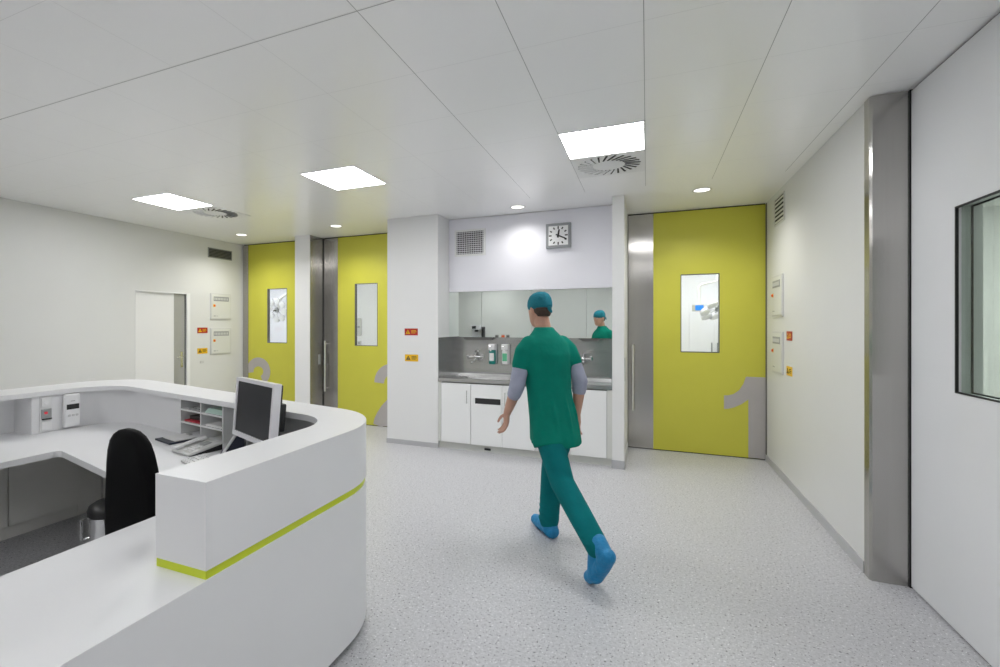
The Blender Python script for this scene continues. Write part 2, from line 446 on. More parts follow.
d3 = lime_door('door_3', 'lime green sliding door with grey number 3, in the far left corner', -6.60, -6.478, -5.19, 6.47, (-6.045, -5.62, 1.27, 2.20), .008)
b = MB()
stroke(b, arc(-6.25, .765, .19, 190, -62, 30, .165), .155, 6.4665, 6.471)
stroke(b, arc(-6.25, .285, .20, 75, -170, 30, .195), .155, 6.4667, 6.471)
build('door_number', b, M['number'], world=d3)
tube_handle('door_handle', d3, -5.24, 6.468, .50, 1.32)

# steel cladding on the side of the pillar beside door 2
b = MB(); b.box(-4.884, -4.874, 6.148, 6.50, 0, 2.995)
t = thing('steel_jamb', 'narrow brushed steel jamb on the pillar beside door 2', 'door jamb', (-4.88, 6.3, 0), kind='structure')
build('steel_cladding', b, M['steel'], world=t)
b = MB(); b.box(-4.8745, -4.8715, 6.34, 6.40, .94, 1.10); build('switch_strip', b, M['midgrey'], world=t)

# door in the left wall: white leaf plus grey steel strip and lever
t = thing('door_4', 'white flush door with steel strip in the left wall', 'door', (-6.65, 4.95, 0), kind='structure')
b = MB(); b.box(-6.70, -6.645, 4.525, 5.137, .01, 2.06); build('door_leaf', b, M['pier'], world=t)
b = MB(); b.box(-6.70, -6.643, 5.137, 5.322, .01, 2.06); build('steel_panel', b, M['satin'], world=t)
b = MB(); b.box(-6.70, -6.606, 5.337, 5.392, 0, 2.075); b.box(-6.70, -6.606, 4.515, 5.337, 2.058, 2.075); b.box(-6.70, -6.606, 4.508, 4.522, 0, 2.075); build('door_frame', b, M['whitep'], world=t)
b = MB(); b.box(-6.70, -6.64, 5.322, 5.337, 0, 2.058); build('shadow_gap', b, M['dark'], world=t)
b = MB(); b.box(-6.645, -6.635, 5.245, 5.285, .92, 1.16); b.tube([(-6.64, 5.265, 1.08), (-6.59, 5.265, 1.08), (-6.585, 5.25, 1.08), (-6.585, 5.15, 1.08)], .009, 8); build('door_handle', b, M['handle'], world=t)

# ------------------------------------------------------------------ theatre rooms behind the doors
b = MB()
b.box(-1.15, 3.4, 9.0, 9.1, 0, 3.0); b.box(-1.25, -1.15, 6.79, 9.1, 0, 3.0); b.box(2.45, 2.5, 6.79, 9.1, 0, 3.0); b.box(-1.25, 2.5, 6.79, 9.1, 3.0, 3.05)
struct('wall_theatre', b, M['or_wall'], 'bright white theatre wall behind door 1', 'wall')
b = MB()
b.box(-11, -1.3, 9.2, 9.3, 0, 3.0); b.box(-11.1, -11, 6.79, 9.3, 0, 3.0); b.box(-1.4, -1.3, 6.79, 9.2, 0, 3); b.box(-11, -1.3, 6.79, 9.3, 3.0, 3.05); b.box(-11, -6.75, 6.7, 9.3, -.1, 0); b.box(-11, -6.75, 6.68, 6.79, 0, 3)
struct('wall_theatre.001', b, M['or_wall'], 'bright white theatre wall behind doors 2 and 3', 'wall')
def theatre_light(x0, x1, y0, y1, label):
    b = MB(); b.box(x0, x1, y0, y1, 2.975, 2.998)
    return tag(build('ceiling_light', b, M['theatre_light']), label, 'ceiling light', kind='structure')
theatre_light(-.4, 1.6, 7.25, 7.85, 'long ceiling light in the theatre behind door 1')
theatre_light(-5.0, -3.0, 7.4, 8.0, 'long ceiling light in the theatre behind door 2')
theatre_light(-8.9, -6.9, 7.1, 7.7, 'long ceiling light in the theatre behind door 3')
# cabinet in theatre 1
t = thing('tall_cabinet', 'tall white cabinet seen through the window of door 1', 'cabinet', (.9, 8.9, 0))
b = MB(); b.box(.45, 1.6, 8.62, 8.995, 0, 1.98); build('body', b, M['or_wall'], world=t)
for x0, x1, hx in ((.625, .968, .93), (.974, 1.32, 1.01)):
    b = MB(); b.box(x0, x1, 8.60, 8.62, .05, 1.96); dd = build('door', b, M['or_wall'], world=t)
    b = MB(); b.tube([(hx, 8.575, 1.14), (hx, 8.575, 1.30)], .009, 8); b.box(hx-.005, hx+.005, 8.575, 8.60, 1.15, 1.16); b.box(hx-.005, hx+.005, 8.575, 8.60, 1.28, 1.29)
    o = build('handle', b, M['midgrey'], world=t); o.parent = dd
def surgical_lamp(loc, tilt, label, arm_pts, pods=8, r=.22):
    t = thing('surgical_lamp', label, 'surgical lamp', loc)
    rot = Matrix.Rotation(tilt[0], 4, 'X') @ Matrix.Rotation(tilt[1], 4, 'Y')
    b = MB(); b.tube(arm_pts, .028, 12); build('arm', b, M['whitep'], t, smooth=60)
    b = MB(); b.lathe([(.0, .03), (.05, .03), (.06, .0), (.05, -.02), (.0, -.02)], n=20); b.transform(rot); hub = build('hub', b, M['midgrey'], t, smooth=40)
    b = MB(); b.tube([(0, 0, -.02), (0, 0, -.10)], .014, 10); b.transform(rot); o = build('grip', b, M['dgrey'], t); o.parent = hub
    for k in range(pods):
        a = 2*PI*k/pods + .2
        b = MB(); cxx, cyy = r*math.cos(a), r*math.sin(a)
        b.lathe([(.0, .05), (.05, .045), (.073, .015), (.075, -.01), (.0, -.01)], (cxx, cyy, 0), 20)
        b.tube([(0, 0, .015), (cxx, cyy, .02)], .012, 8)
        b.transform(rot); pd = build('pod', b, M['silver'], t, smooth=40)
        b = MB(); b.lathe([(.0, -.0105), (.064, -.0105), (.060, -.02), (.0, -.022)], (cxx, cyy, 0), 20); b.transform(rot)
        o = build('lens', b, M['led'], t, smooth=40); o.parent = pd
    return t
surgical_lamp((.955, 7.95, 1.815), (R(-30), R(-24)), 'white surgical lamp seen through the window of door 1',
    [(0, 0, .03), (.02, .02, .16), (.10, .03, .24), (.22, .03, .33), (.22, .03, 1.17)], 8, .20)
surgical_lamp((-7.18, 7.95, 1.89), (R(-78), R(0)), 'round surgical lamp with white pods behind door 3',
    [(0, .05, .02), (.0, .12, .25), (.30, .12, .42), (.30, .12, 1.1)], 8, .20)
t = thing('ceiling_display', 'blue screen on a white ceiling arm behind door 1', 'display arm', (.70, 7.9, 1.85))
b = MB(); b.tube([(0, .03, 0), (0, .03, .28), (.03, .03, .315), (.24, .03, .36), (.24, .03, 1.145)], .02, 12); build('arm', b, M['whitep'], t, smooth=60)
b = MB(); b.box(-.095, .06, -.02, .03, -.075, .025, .008); cs = build('casing', b, M['greyp'], t)
b = MB(); b.box(-.055, .05, -.024, -.02, -.06, .015); o = build('screen', b, M['bluescreen'], t); o.parent = cs
t = thing('wall_intercom', 'grey wall intercom seen through the window of door 2', 'intercom', (-5.93, 9.19, 1.53))
b = MB(); b.box(-.06, .06, -.03, .005, -.20, .20, .02); build('body', b, M['greyp'], t)
b = MB(); b.box(-.03, .03, -.035, -.03, -.02, .02); build('button', b, M['midgrey'], t)
t = thing('wall_socket', 'small grey socket low behind the window of door 2', 'socket', (-5.93, 9.19, 1.17))
b = MB(); b.box(-.05, .05, -.02, .005, -.05, .05, .008); build('plate', b, M['greyp'], t)
b = MB(); b.box(-.02, .02, -.023, -.02, -.02, .02); build('insert', b, M['midgrey'], t)

# ------------------------------------------------------------------ ceiling lights, diffusers, downlights
LP = [(-.311, 3.917, 'nearest square ceiling light, above the sink side'), (-2.695, 3.917, 'middle square ceiling light of the row of three'), (-5.025, 3.880, 'farthest left square ceiling light beside a swirl vent'),
      (-.311, .953, 'square ceiling light above the walkway beside the counter front'), (-4.475, .06, 'added unseen ceiling light brightening the left counter wing'),  # left wing light is added out of view to brighten the desk
      (.284, -1.43, 'added unseen fill light behind the camera on the right'), (-2.10, -1.43, 'added unseen fill light behind the camera in the middle'), (-4.475, -2.02, 'added unseen fill light behind the camera on the left')]  # rear lights are added behind the camera as fill
for x, y, lb in LP:
    t = thing('ceiling_light', lb, 'ceiling light', (x, y, H), 0, 'square ceiling lights')
    b = MB()
    for q in ((-.2965, .2965, -.2955, -.287), (-.2965, .2965, .287, .2955), (-.2965, -.288, -.287, .287), (.288, .2965, -.287, .287)): b.box(q[0], q[1], q[2], q[3], -.006, .01)
    build('frame', b, M['whitep'], t)
    b = MB(); b.box(-.288, .288, -.287, .287, -.003, .008); build('diffuser', b, M['panel_light'] if y > 2 else M['panel_light_soft'], t)
def swirl_vent(x, y, label):
    t = thing('swirl_vent', label, 'ceiling vent', (x, y, H), 0, 'swirl ceiling vents')
    b = MB(); b.box(-.293, .293, -.292, .292, -.005, .006); pl = build('plate', b, M['whitep'], t)
    b = MB()
    for k in range(24):
        a = 2*PI*k/24; off = R(32)
        p0 = Vector((.135*math.cos(a), .135*math.sin(a), 0)); d = Vector((math.cos(a+off), math.sin(a+off), 0)); n = Vector((-d.y, d.x, 0))
        p1 = p0 + d*.135
        # angled blade dipping into a dark slot
        q = [p0-n*.009, p1-n*.0115, p1+n*.008, p0+n*.006]
        lo = [b.bm.verts.new((v.x, v.y, -.0065)) for v in q]; hi = [b.bm.verts.new((v.x, v.y, -.0045)) for v in q]
        b.bm.faces.new(lo); b.bm.faces.new(hi[::-1])
        for i in range(4): b.bm.faces.new((lo[i], lo[(i+1) % 4], hi[(i+1) % 4], hi[i]))
    build('slots', b, M['dark'], t)
    b = MB()
    for k in range(24):
        a = 2*PI*k/24; off = R(32)
        p0 = Vector((.135*math.cos(a), .135*math.sin(a), 0)); d = Vector((math.cos(a+off), math.sin(a+off), 0)); n = Vector((-d.y, d.x, 0))
        p1 = p0 + d*.135; s0, s1 = p0 + n*.006, p1 + n*.008
        q = [(s0, -.0065), (s1, -.0065), (s1 - n*.003, -.0115), (s0 - n*.003, -.0115)]
        vs = [b.bm.verts.new((v.x, v.y, z)) for v, z in q]; vs2 = [b.bm.verts.new((v.x+n.x*.002, v.y+n.y*.002, z)) for v, z in q]
        b.bm.faces.new(vs); b.bm.faces.new(vs2[::-1])
        for i in range(4): b.bm.faces.new((vs[i], vs[(i+1) % 4], vs2[(i+1) % 4], vs2[i]))
    build('blades', b, M['whitep'], t)
swirl_vent(-.311, 4.508, 'round swirl vent behind the nearest square ceiling light')
swirl_vent(-5.025, 4.472, 'round swirl vent behind the farthest left ceiling light')
DL = [(.532, 5.736, 'round downlight above the door with number 1'), (-1.43, 5.687, 'round downlight above the sink niche'), (-4.104, 5.749, 'round downlight above the door with number 2'), (-5.874, 5.72, 'round downlight above the door with number 3')]
for x, y, lb in DL:
    t = thing('downlight', lb, 'downlight', (x, y, H), 0, 'round ceiling downlights')
    b = MB(); b.lathe([(.0765, .006), (.095, .006), (.096, -.002), (.092, -.004), (.0765, -.003)], n=36, closed=True); 
    build('trim_ring', b, M['greyp'], t, smooth=40)
    b = MB(); b.lathe([(.0, .006), (.076, .006), (.076, -.001), (.0, -.001)], n=36); build('lamp', b, M['spot_light'], t)
    L = bpy.data.lights.new('downlight_beam', 'SPOT'); L.energy = 20 if x < -1 and x > -2 else 62; L.spot_size = R(150); L.spot_blend = .9; L.shadow_soft_size = .05; L.color = (1, .99, .965)
    lo = bpy.data.objects.new('downlight_beam', L); COL.objects.link(lo); lo.location = (x, y, H-.015)

# ------------------------------------------------------------------ wall furniture: vents, boards, signs
def box_vent(name, label, loc, rz, w, h, n_slats, frame_m, slat_m, back_m, vert=0):
    t = thing(name, label, 'wall vent', loc, rz)
    b = MB(); f = .026 if vert else .012
    for q in ((-w/2, w/2, -h/2, -h/2+f), (-w/2, w/2, h/2-f, h/2), (-w/2, -w/2+f, -h/2+f, h/2-f), (w/2-f, w/2, -h/2+f, h/2-f)): b.box(q[0], q[1], -.012, .0, q[2], q[3])
    build('frame', b, frame_m, t)
    b = MB(); b.box(-w/2+f, w/2-f, -.004, -.0, -h/2+f, h/2-f); build('backing', b, back_m, t)
    b = MB(); hh = h-2*f
    for i in range(n_slats):
        z = -h/2+f+hh*(i+.5)/n_slats; s = hh/n_slats
        k_ = .55 if vert else 1.0; b.prism([(-.011, z-s*.32*k_), (-.009, z-s*.36*k_), (-.004, z+s*.18*k_), (-.006, z+s*.22*k_)], -w/2+f, w/2-f, 'x')
    for i in range(vert):
        x = -w/2+f+(w-2*f)*(i+.5)/vert; b.box(x-.0022, x+.0022, -.0115, -.004, -h/2+f, h/2-f)
    build('slats', b, slat_m, t)
    return t
box_vent('wall_vent', 'white framed square grille left of the clock', (-2.158, 6.018, 2.67), 0, .43, .352, 11, M['whitep'], M['silver'], M['dark'], 15)
box_vent('wall_vent', 'dark louvre grille high on the left wall', (-6.61, 5.97, 2.77), -PI/2*-1, .49, .165, 6, M['midgrey'], M['dgrey'], M['dark'])
box_vent('wall_vent', 'grey louvre grille high on the right wall', (1.276, 6.01, 2.785), -PI/2, .40, .29, 6, M['greyp'], M['boxgrey'], M['dark'])

def breaker_board(loc, rz, label, w=.43, h=.44):
    t = thing('breaker_board', label, 'electrical board', loc, rz, 'flush electrical boards')
    b = MB(); b.box(-w/2, w/2, -.014, 0, -h/2, h/2, .004); build('frame', b, M['greyp'], t)
    b = MB(); b.box(-w/2+.018, w/2-.018, -.020, -.012, -h/2+.018, h/2-.018, .003); dr = build('door', b, M['boxgrey'], t)
    b = MB(); b.box(-w/2+.06, w/2-.06, -.022, -.019, h/2-.13, h/2-.055); pl = build('switch_row', b, M['midgrey'], t)
    b = MB()
    for i in range(9):
        x = -w/2+.07+i*(w-.14)/9
        b.box(x, x+(w-.14)/9*.6, -.026, -.0215, h/2-.112, h/2-.075)
    o = build('switch_toggles', b, M['greyp'], t); o.parent = pl
    b = MB(); b.box(-w/2+.05, -w/2+.095, -.021, -.0195, -.01, .035); yb = build('switch_plate', b, M['yellow'], t)
    b = MB(); b.lathe([(.0, .022), (.015, .022), (.013, .035), (0, .036)], (-w/2+.0725, 0, .0125), 16, 'y'); o = build('switch_knob', b, M['orange'], t); o.parent = yb
    b = MB(); b.box(-w/2+.06, -w/2+.10, -.021, -.0195, -h/2+.055, -h/2+.068); b.box(-w/2+.11, -w/2+.15, -.021, -.0195, -h/2+.058, -h/2+.064); build('nameplate', b, M['midgrey'], t)
    return t
e0 = breaker_board((-6.61, 5.98, 1.885), PI/2, 'upper electrical board on the left wall with orange switch')
dup(e0, (-6.61, 5.98, 1.305), PI/2, 'lower electrical board on the left wall beside the yellow sign')
dup(e0, (1.276, 6.075, 1.885), -PI/2, 'upper electrical board on the right wall below the grille')
dup(e0, (1.276, 6.07, 1.29), -PI/2, 'lower electrical board on the right wall beside door 1')

def hazard_sign(loc, rz, label, mat, tri, group):
    t = thing('hazard_sign', label, 'sign', loc, rz, group)
    b = MB(); b.box(-.096, .096, -.004, 0, -.045, .045); build('plate', b, mat, t)
    b = MB()
    # triangle outline, bolt/dot inside
    def tri_p(s, cz): return [(-.048-.034*s, cz-.020*s), (-.048+.034*s, cz-.020*s), (-.048, cz+.036*s)]
    b.prism(tri_p(1, -.006), -.0055, -.004, 'y'); sgn = build('warning_triangle', b, tri, t)
    b = MB(); b.prism([(-.050, -.018), (-.046, -.018), (-.044, .010), (-.052, .010)], -.0068, -.0055, 'y'); o = build('triangle_mark', b, M['dark'] if tri is M['yellow'] else M['yellow'], t); o.parent = sgn
    b = MB()
    for i, (x1, z) in enumerate(((.07, .018), (.078, .002), (.06, -.014))): b.box(.0, x1, -.005, -.004, z-.0035, z+.0035)
    build('text_lines', b, tri, t)
    return t
s_r = hazard_sign((-2.845, 5.65, 1.487), 0, 'red warning sign on the broad white pier', M['red'], M['yellow'], 'red warning signs')
s_y = hazard_sign((-2.84, 5.65, 1.145), 0, 'yellow warning sign on the broad white pier', M['yellow'], M['dark'], 'yellow warning signs')
dup(s_r, (-6.61, 5.62, 1.49), PI/2, 'red warning sign on the left wall beside the door')
dup(s_y, (-6.61, 5.62, 1.158), PI/2, 'yellow warning sign on the left wall beside the door')
dup(s_r, (1.276, 5.645, 1.472), -PI/2, 'red warning sign on the right wall')
dup(s_y, (1.276, 5.645, 1.13), -PI/2, 'yellow warning sign on the right wall')
t = thing('wall_socket', 'tiny white wall socket below the yellow sign on the left wall', 'socket', (-6.61, 5.61, .98), PI/2)
b = MB(); b.box(-.035, .035, -.008, 0, -.02, .02, .003); build('plate', b, M['greyp'], t)

# clock
t = thing('wall_clock', 'square grey wall clock with white face and black hands', 'clock', (-.9985, 6.018, 2.675))
b = MB(); w = .152
b.box(-w, w, -.04, 0, -w, w, .006); build('case', b, M['clockframe'], t)
b = MB(); b.box(-.118, .118, -.043, -.039, -.118, .118); fc = build('face', b, M['clockface'], t)
b = MB()
for k in range(12):
    a = R(30*k); L = .034 if k % 3 == 0 else .027; r1 = .114
    d = Vector((math.sin(a), math.cos(a))); n = Vector((d.y, -d.x)); p1 = d*r1; p0 = d*(r1-L); ww = .0075
    b.prism([(p0.x-n.x*ww, p0.y-n.y*ww), (p1.x-n.x*ww, p1.y-n.y*ww), (p1.x+n.x*ww, p1.y+n.y*ww), (p0.x+n.x*ww, p0.y+n.y*ww)], -.0445, -.043, 'y')
o = build('hour_marks', b, M['blackp'], t); o.parent = fc; o['kind'] = 'stuff'
def hand(name, ang, L, tail, w0, y):
    a = R(ang); d = Vector((math.sin(a), math.cos(a))); n = Vector((d.y, -d.x))
    q = [-d*tail-n*w0, d*L-n*w0*.8, d*L+n*w0*.8, -d*tail+n*w0]
    b = MB(); b.prism([(v.x, v.y) for v in q], y-.0012, y, 'y'); build(name, b, M['blackp'], t)
hand('hour_hand', 9.5, .074, .026, .012, -.0475); hand('minute_hand', 115, .112, .030, .0085, -.0495)
b = MB(); b.lathe([(.0, .043), (.009, .043), (.009, .053), (0, .053)], n=14, axis='y'); build('centre_cap', b, M['blackp'], t)

# ------------------------------------------------------------------ scrub sink niche
t = thing('mirror_cabinet', 'wide mirror fronted wall cabinet above the scrub sink', 'cabinet', (-1.4, 6.1, 1.4))
b = MB(); b.box(-2.458, -.356, 6.03, 6.155, 1.425, 2.018); build('body', b, M['greyp'], world=t)
for x0, x1 in ((-2.458, -2.0), (-1.996, -1.335), (-1.331, -.671), (-.667, -.356)):
    b = MB(); b.box(x0, x1, 6.018, 6.029, 1.418, 2.018); build('mirror_door', b, M['mirror'], world=t)
for x0, x1 in ((-2.275, -1.86), (-.775, -.51)):
    b = MB(); b.prism([(x0, 1.418), (x1, 1.418), (x1-.03, 1.380), (x0+.06, 1.380)], 6.03, 6.10, 'y'); build('lamp_housing', b, M['dgrey'], world=t)

t = thing('scrub_sink', 'long stainless steel scrub trough with splashback in the niche', 'sink', (-1.4, 5.9, .86))
X0, X1 = -2.461, -.353
b = MB()
# front rim, trough floor, back ledge as one folded section
sec = [(5.645, .858), (5.645, .900), (5.70, .903), (5.73, .885), (5.74, .76), (5.97, .73), (6.0, .90), (6.01, .94), (6.10, .945), (6.12, .945), (6.12, .72), (5.735, .72), (5.728, .858)]
b.prism(sec, X0, X1, 'x'); build('trough', b, M['steel_flat'], world=t)
b = MB(); b.box(X0, X1, 6.12, 6.158, .90, 1.417); build('splashback', b, M['steel_flat'], world=t)
b = MB(); b.box(X0, X0+.008, 5.652, 6.12, .90, 1.417); build('side_panel', b, M['steel_flat'], world=t)
b = MB(); b.box(X1-.008, X1, 5.652, 6.12, .90, 1.417); build('side_panel', b, M['steel_flat'], world=t)
b = MB(); b.box(X0+.008, X0+.26, 5.735, 5.99, .72, .90); build('end_ledge', b, M['steel_flat'], world=t)
b = MB(); b.tube([(X0+.265, 5.80, .74), (X0+.265, 5.80, .935)], .008, 10); build('standpipe', b, M['chrome'], world=t)

def mixer_tap(loc, label):
    t = thing('mixer_tap', label, 'tap', loc, 0, 'wall mixer taps')
    b = MB(); b.tube([(-.085, -.05, 0), (.085, -.05, 0)], .022, 14); b.sphere((0, -.05, 0), .03); build('body', b, M['chrome'], t, smooth=50)
    for s in (-1, 1):
        b = MB(); b.tube([(s*.075, -.05, 0), (s*.075, .0, 0)], .014, 12); b.lathe([(.0, .0), (.032, .0), (.028, .012), (0, .013)], (s*.075, 0, 0), 18, 'y'); build('inlet', b, M['chrome'], t, smooth=50)
    b = MB(); b.tube([(0, -.05, -.01), (0, -.07, -.045), (0, -.14, -.06), (0, -.20, -.05), (0, -.215, -.075)], [.015, .014, .013, .012, .012], 12); build('spout', b, M['chrome'], t, smooth=60)
    b = MB(); b.tube([(0, -.05, .02), (0, -.06, .065), (.03, -.13, .08), (.09, -.21, .085)], [.016, .011, .009, .011], 10); build('lever', b, M['chrome'], t, smooth=60)
    b = MB(); b.lathe([(0, 0), (.03, 0), (.034, .02), (.02, .03), (0, .03)], (-.105, -.05, 0), 16, 'x'); build('knob', b, M['chrome'], t, smooth=50)
    return t
m0 = mixer_tap((-2.10, 6.12, 1.155), 'chrome wall mixer tap left of the soap dispensers')
dup(m0, (-.71, 6.12, 1.165), 0, 'chrome wall mixer tap right of the walking person')

def dispenser(loc, label, bottle_m, label_m):
    t = thing('soap_dispenser', label, 'soap dispenser', loc, 0, 'wall soap dispensers')
    b = MB(); b.box(-.045, .045, -.012, 0, -.13, .13, .004); build('bracket', b, M['silver'], t)
    b = MB(); b.box(-.04, .04, -.085, -.012, -.13, .055, .012, 3); bt = build('bottle', b, bottle_m, t, smooth=40)
    b = MB(); b.box(-.03, .03, -.0865, -.084, -.085, .015, 0); o = build('bottle_label', b, label_m, t); o.parent = bt
    b = MB(); b.box(-.045, .045, -.095, -.005, .058, .135, .01, 3); b.tube([(0, -.085, .07), (0, -.13, .06), (0, -.135, .045)], .01, 8); build('pump_head', b, M['whitep'], t, smooth=40)
    b = MB(); b.box(-.012, .012, -.17, -.09, .10, .112, .004); build('elbow_lever', b, M['chrome'], t)
    return t
dispenser((-1.865, 6.12, 1.195), 'teal soap dispenser with white pump by the left tap', M['teal'], M['paper'])
dispenser((-1.69, 6.12, 1.195), 'white soap dispenser with green label, second from the left tap', M['whitep'], M['lgreen'])

labs = ['leftmost white base cabinet under the scrub sink', 'white base cabinet with a dark disposal slot under the sink', 'middle white base cabinet under the scrub sink', 'white base cabinet behind the walking person', 'rightmost white base cabinet under the scrub sink']
hside = [1, 0, -1, 1, -1]
cw = .4025; cx0 = -2.424
b = MB(); b.box(-2.461, -.353, 5.70, 5.715, 0, .085); b.box(-2.461, -2.426, 5.66, 5.70, .085, .855); b.box(-.41, -.353, 5.66, 5.70, .085, .855)
tag(build('cabinet_plinth', b, M['boxgrey']), 'low grey plinth and end fillers under the sink cabinets', 'plinth')
for i in range(5):
    xa, xb = cx0+i*cw, cx0+(i+1)*cw
    t = thing('base_cabinet', labs[i], 'cabinet', ((xa+xb)/2, 5.9, .085), 0, 'base cabinets under the scrub sink')
    b = MB(); b.box(xa+.0005, xb-.0005, 5.678, 6.12, .085, .715); b.box(xa+.0005, xb-.0005, 5.678, 5.72, .715, .85); build('body', b, M['dgrey'], world=t)
    b = MB()
    if i == 1: xz_leaf(b, xa+.003, xb-.003, 5.658, 5.677, .09, .842, (xa+.055, xb-.012-.005, .60, .672))
    else: b.box(xa+.003, xb-.003, 5.658, 5.677, .09, .842, .002)
    dr = build('door', b, M['cab_white'], world=t)
    if i == 1:
        b = MB(); b.box(xa+.054, xb-.016, 5.668, 5.6775, .599, .673); build('disposal_slot', b, M['dark'], world=t)
        b = MB(); b.box(xa+.17, xa+.25, 5.685, 5.70, .025, .05, .003); build('foot_pedal', b, M['blackp'], world=t)
    if hside[i]:
        hx = xb-.045 if hside[i] > 0 else xa+.045
        b = MB(); b.tube([(hx, 5.632, .60), (hx, 5.632, .76)], .006, 8); b.tube([(hx, 5.632, .61), (hx, 5.66, .61)], .005, 8); b.tube([(hx, 5.632, .75), (hx, 5.66, .75)], .005, 8)
        o = build('handle', b, M['handle'], world=t); o.parent = dr

# ------------------------------------------------------------------ reception counter
def fillet_path(corners, ts, nfar=24, narc=14):
    """start, two filleted corners, end; matched sampling for every path"""
    P = [Vector((c[0], c[1])) for c in corners]
    out = []
    def arc_pts(a, c, d, t):
        u = (a-c).normalized(); w = (d-c).normalized(); ang = math.acos(u.dot(w)); r = t*math.tan(ang/2)
        bis = (u+w).normalized(); cen = c + bis*(r/math.sin(ang/2)); p0 = c+u*t; p1 = c+w*t
        a0 = math.atan2(p0.y-cen.y, p0.x-cen.x); a1 = math.atan2(p1.y-cen.y, p1.x-cen.x); da = (a1-a0+PI) % (2*PI) - PI
        return [(cen.x+r*math.cos(a0+da*i/narc), cen.y+r*math.sin(a0+da*i/narc)) for i in range(narc+1)]
    A1 = arc_pts(P[0], P[1], P[2], ts[0]); A2 = arc_pts(P[1], P[2], P[3], ts[1])
    out.append((P[0].x, P[0].y)); out += A1
    for i in range(1, nfar): 
        f = i/nfar; out.append((A1[-1][0]*(1-f)+A2[0][0]*f, A1[-1][1]*(1-f)+A2[0][1]*f))
    out += A2; out.append((P[3].x, P[3].y))
    return out
def inset(c, d):
    return c
YB = -1.3; YU = 1.132
def outer(y0, d=0):
    # outer line offset inwards by d
    k = math.sqrt(1+.2254**2)
    far = lambda x: 2.465 - .2254*(x+1.745) - d*k
    xr, xl = -1.315-d, -4.66+d
    return fillet_path([(xr, y0), (xr, far(xr)), (xl, far(xl)), (xl, YB)], (.415-d*.6, .5-d*.6))
def innerp(y0, dfar=0, xr=-1.555, xl=-4.25, t=(.25, .35)):
    far = lambda x: 2.207 + dfar - .2*(x+1.77)
    return fillet_path([(xr, y0), (xr, far(xr)), (xl, far(xl)), (xl, YB)], t)
def near_desk(y0):
    far = lambda x: 1.917 - .236*(x+3.52)
    return fillet_path([(-1.965, y0), (-1.965, far(-1.965)), (-3.577, far(-3.577)), (-3.577, YB)], (.06, .05))
ct = thing('reception_counter', 'white curved reception counter with a lime green stripe', 'reception counter', (-2.9, .9, 0))
b = MB(); b.ring(outer(YU), innerp(YU), 1.035, 1.07); build('counter_top', b, M['solid'], world=ct, smooth=30)
OU = outer(YU); OI = outer(YU, .035); 
b = MB(); b.ring(OU, OI, .7815, 1.035)
# solid right arm: fill between the outer shell and the inner face near the visible end
IN = innerp(YU, .0)
b.ring(OI[:2], IN[:2], .7815, 1.035)
build('upper_panel', b, M['solid'], world=ct, smooth=30)
b = MB(); OS = outer(YU+.004, .006); b.ring(OS, outer(YU+.004, .034), .7505, .7812); b.box(-1.555, OS[0][0]-.028, YU+.004, YU+.05, .7505, .7812); build('lime_stripe', b, M['strip'], world=ct, smooth=30)
b = MB(); b.ring(outer(YB), near_desk(YB), .71, .75); build('desk_top', b, M['solid'], world=ct, smooth=30)
b = MB(); b.ring(outer(YB, .0), outer(YB, .03), .045, .71); build('lower_panel', b, M['solid'], world=ct, smooth=30)
b = MB(); b.ring(outer(YB, .055), outer(YB, .075), 0, .05); build('toe_kick', b, M['skirt'], world=ct, smooth=30)
# inner lining under the ledge: white on the left, grey behind the monitor
W1 = innerp(YU, .075, -1.545, -4.27); W2 = innerp(YU, .095, -1.53, -4.29)
iL = [i for i, p in enumerate(W1) if p[0] < -3.27 and i > 10]
iR = [i for i, p in enumerate(W1) if p[0] > -2.41 and i >= 1]
b = MB()
WL1 = [(-3.262, 2.5804)] + [W1[i] for i in iL[:-1]] + [(-4.27, 2.13)]; WL2 = [(-3.262, 2.6004)] + [W2[i] for i in iL[:-1]] + [(-4.29, 2.13)]
b.ring(WL1, WL2, .75, 1.035)
b.box(-4.50, -4.27, 2.112, 2.13, .75, 1.035)      # niche end panel
b.box(-4.52, -4.50, YB, 2.13, .75, 1.035)         # niche back panel
build('inner_lining', b, M['solid'], world=ct, smooth=30)
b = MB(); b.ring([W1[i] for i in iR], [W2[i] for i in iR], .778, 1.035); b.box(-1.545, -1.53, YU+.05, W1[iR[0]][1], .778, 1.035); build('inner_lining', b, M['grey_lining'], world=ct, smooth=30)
# under-desk fronts
far2 = lambda x: 2.66 - .236*(x+4.3)
b = MB(); b.box(-4.36, -4.34, YB, 2.62, 0, .09); b.prism([(-4.34, far2(-4.34)), (-1.5, far2(-1.5)), (-1.5, far2(-1.5)+.02), (-4.34, far2(-4.34)+.02)], 0, .71); b.box(-4.36, -4.335, 2.47, 2.66, .0, .71)
build('back_panel', b, M['grey_lam'], world=ct)
ys = [2.464, 1.99, 1.516, 1.042, .568, .094, -.38, -.854]
for a, c in zip(ys, ys[1:]):
    b = MB(); b.box(-4.335, -4.315, c+.004, a-.004, .095, .705, .002); build('cabinet_door', b, M['grey_lam'], world=ct)
b = MB(); b.box(-1.99, -1.97, YB, 1.4, .0, .0001+.0); b.bm.free(); 
b = MB(); b.box(-1.40, -1.38, YB, 1.8, 0, .71); build('modesty_panel', b, M['grey_lam'], world=ct)

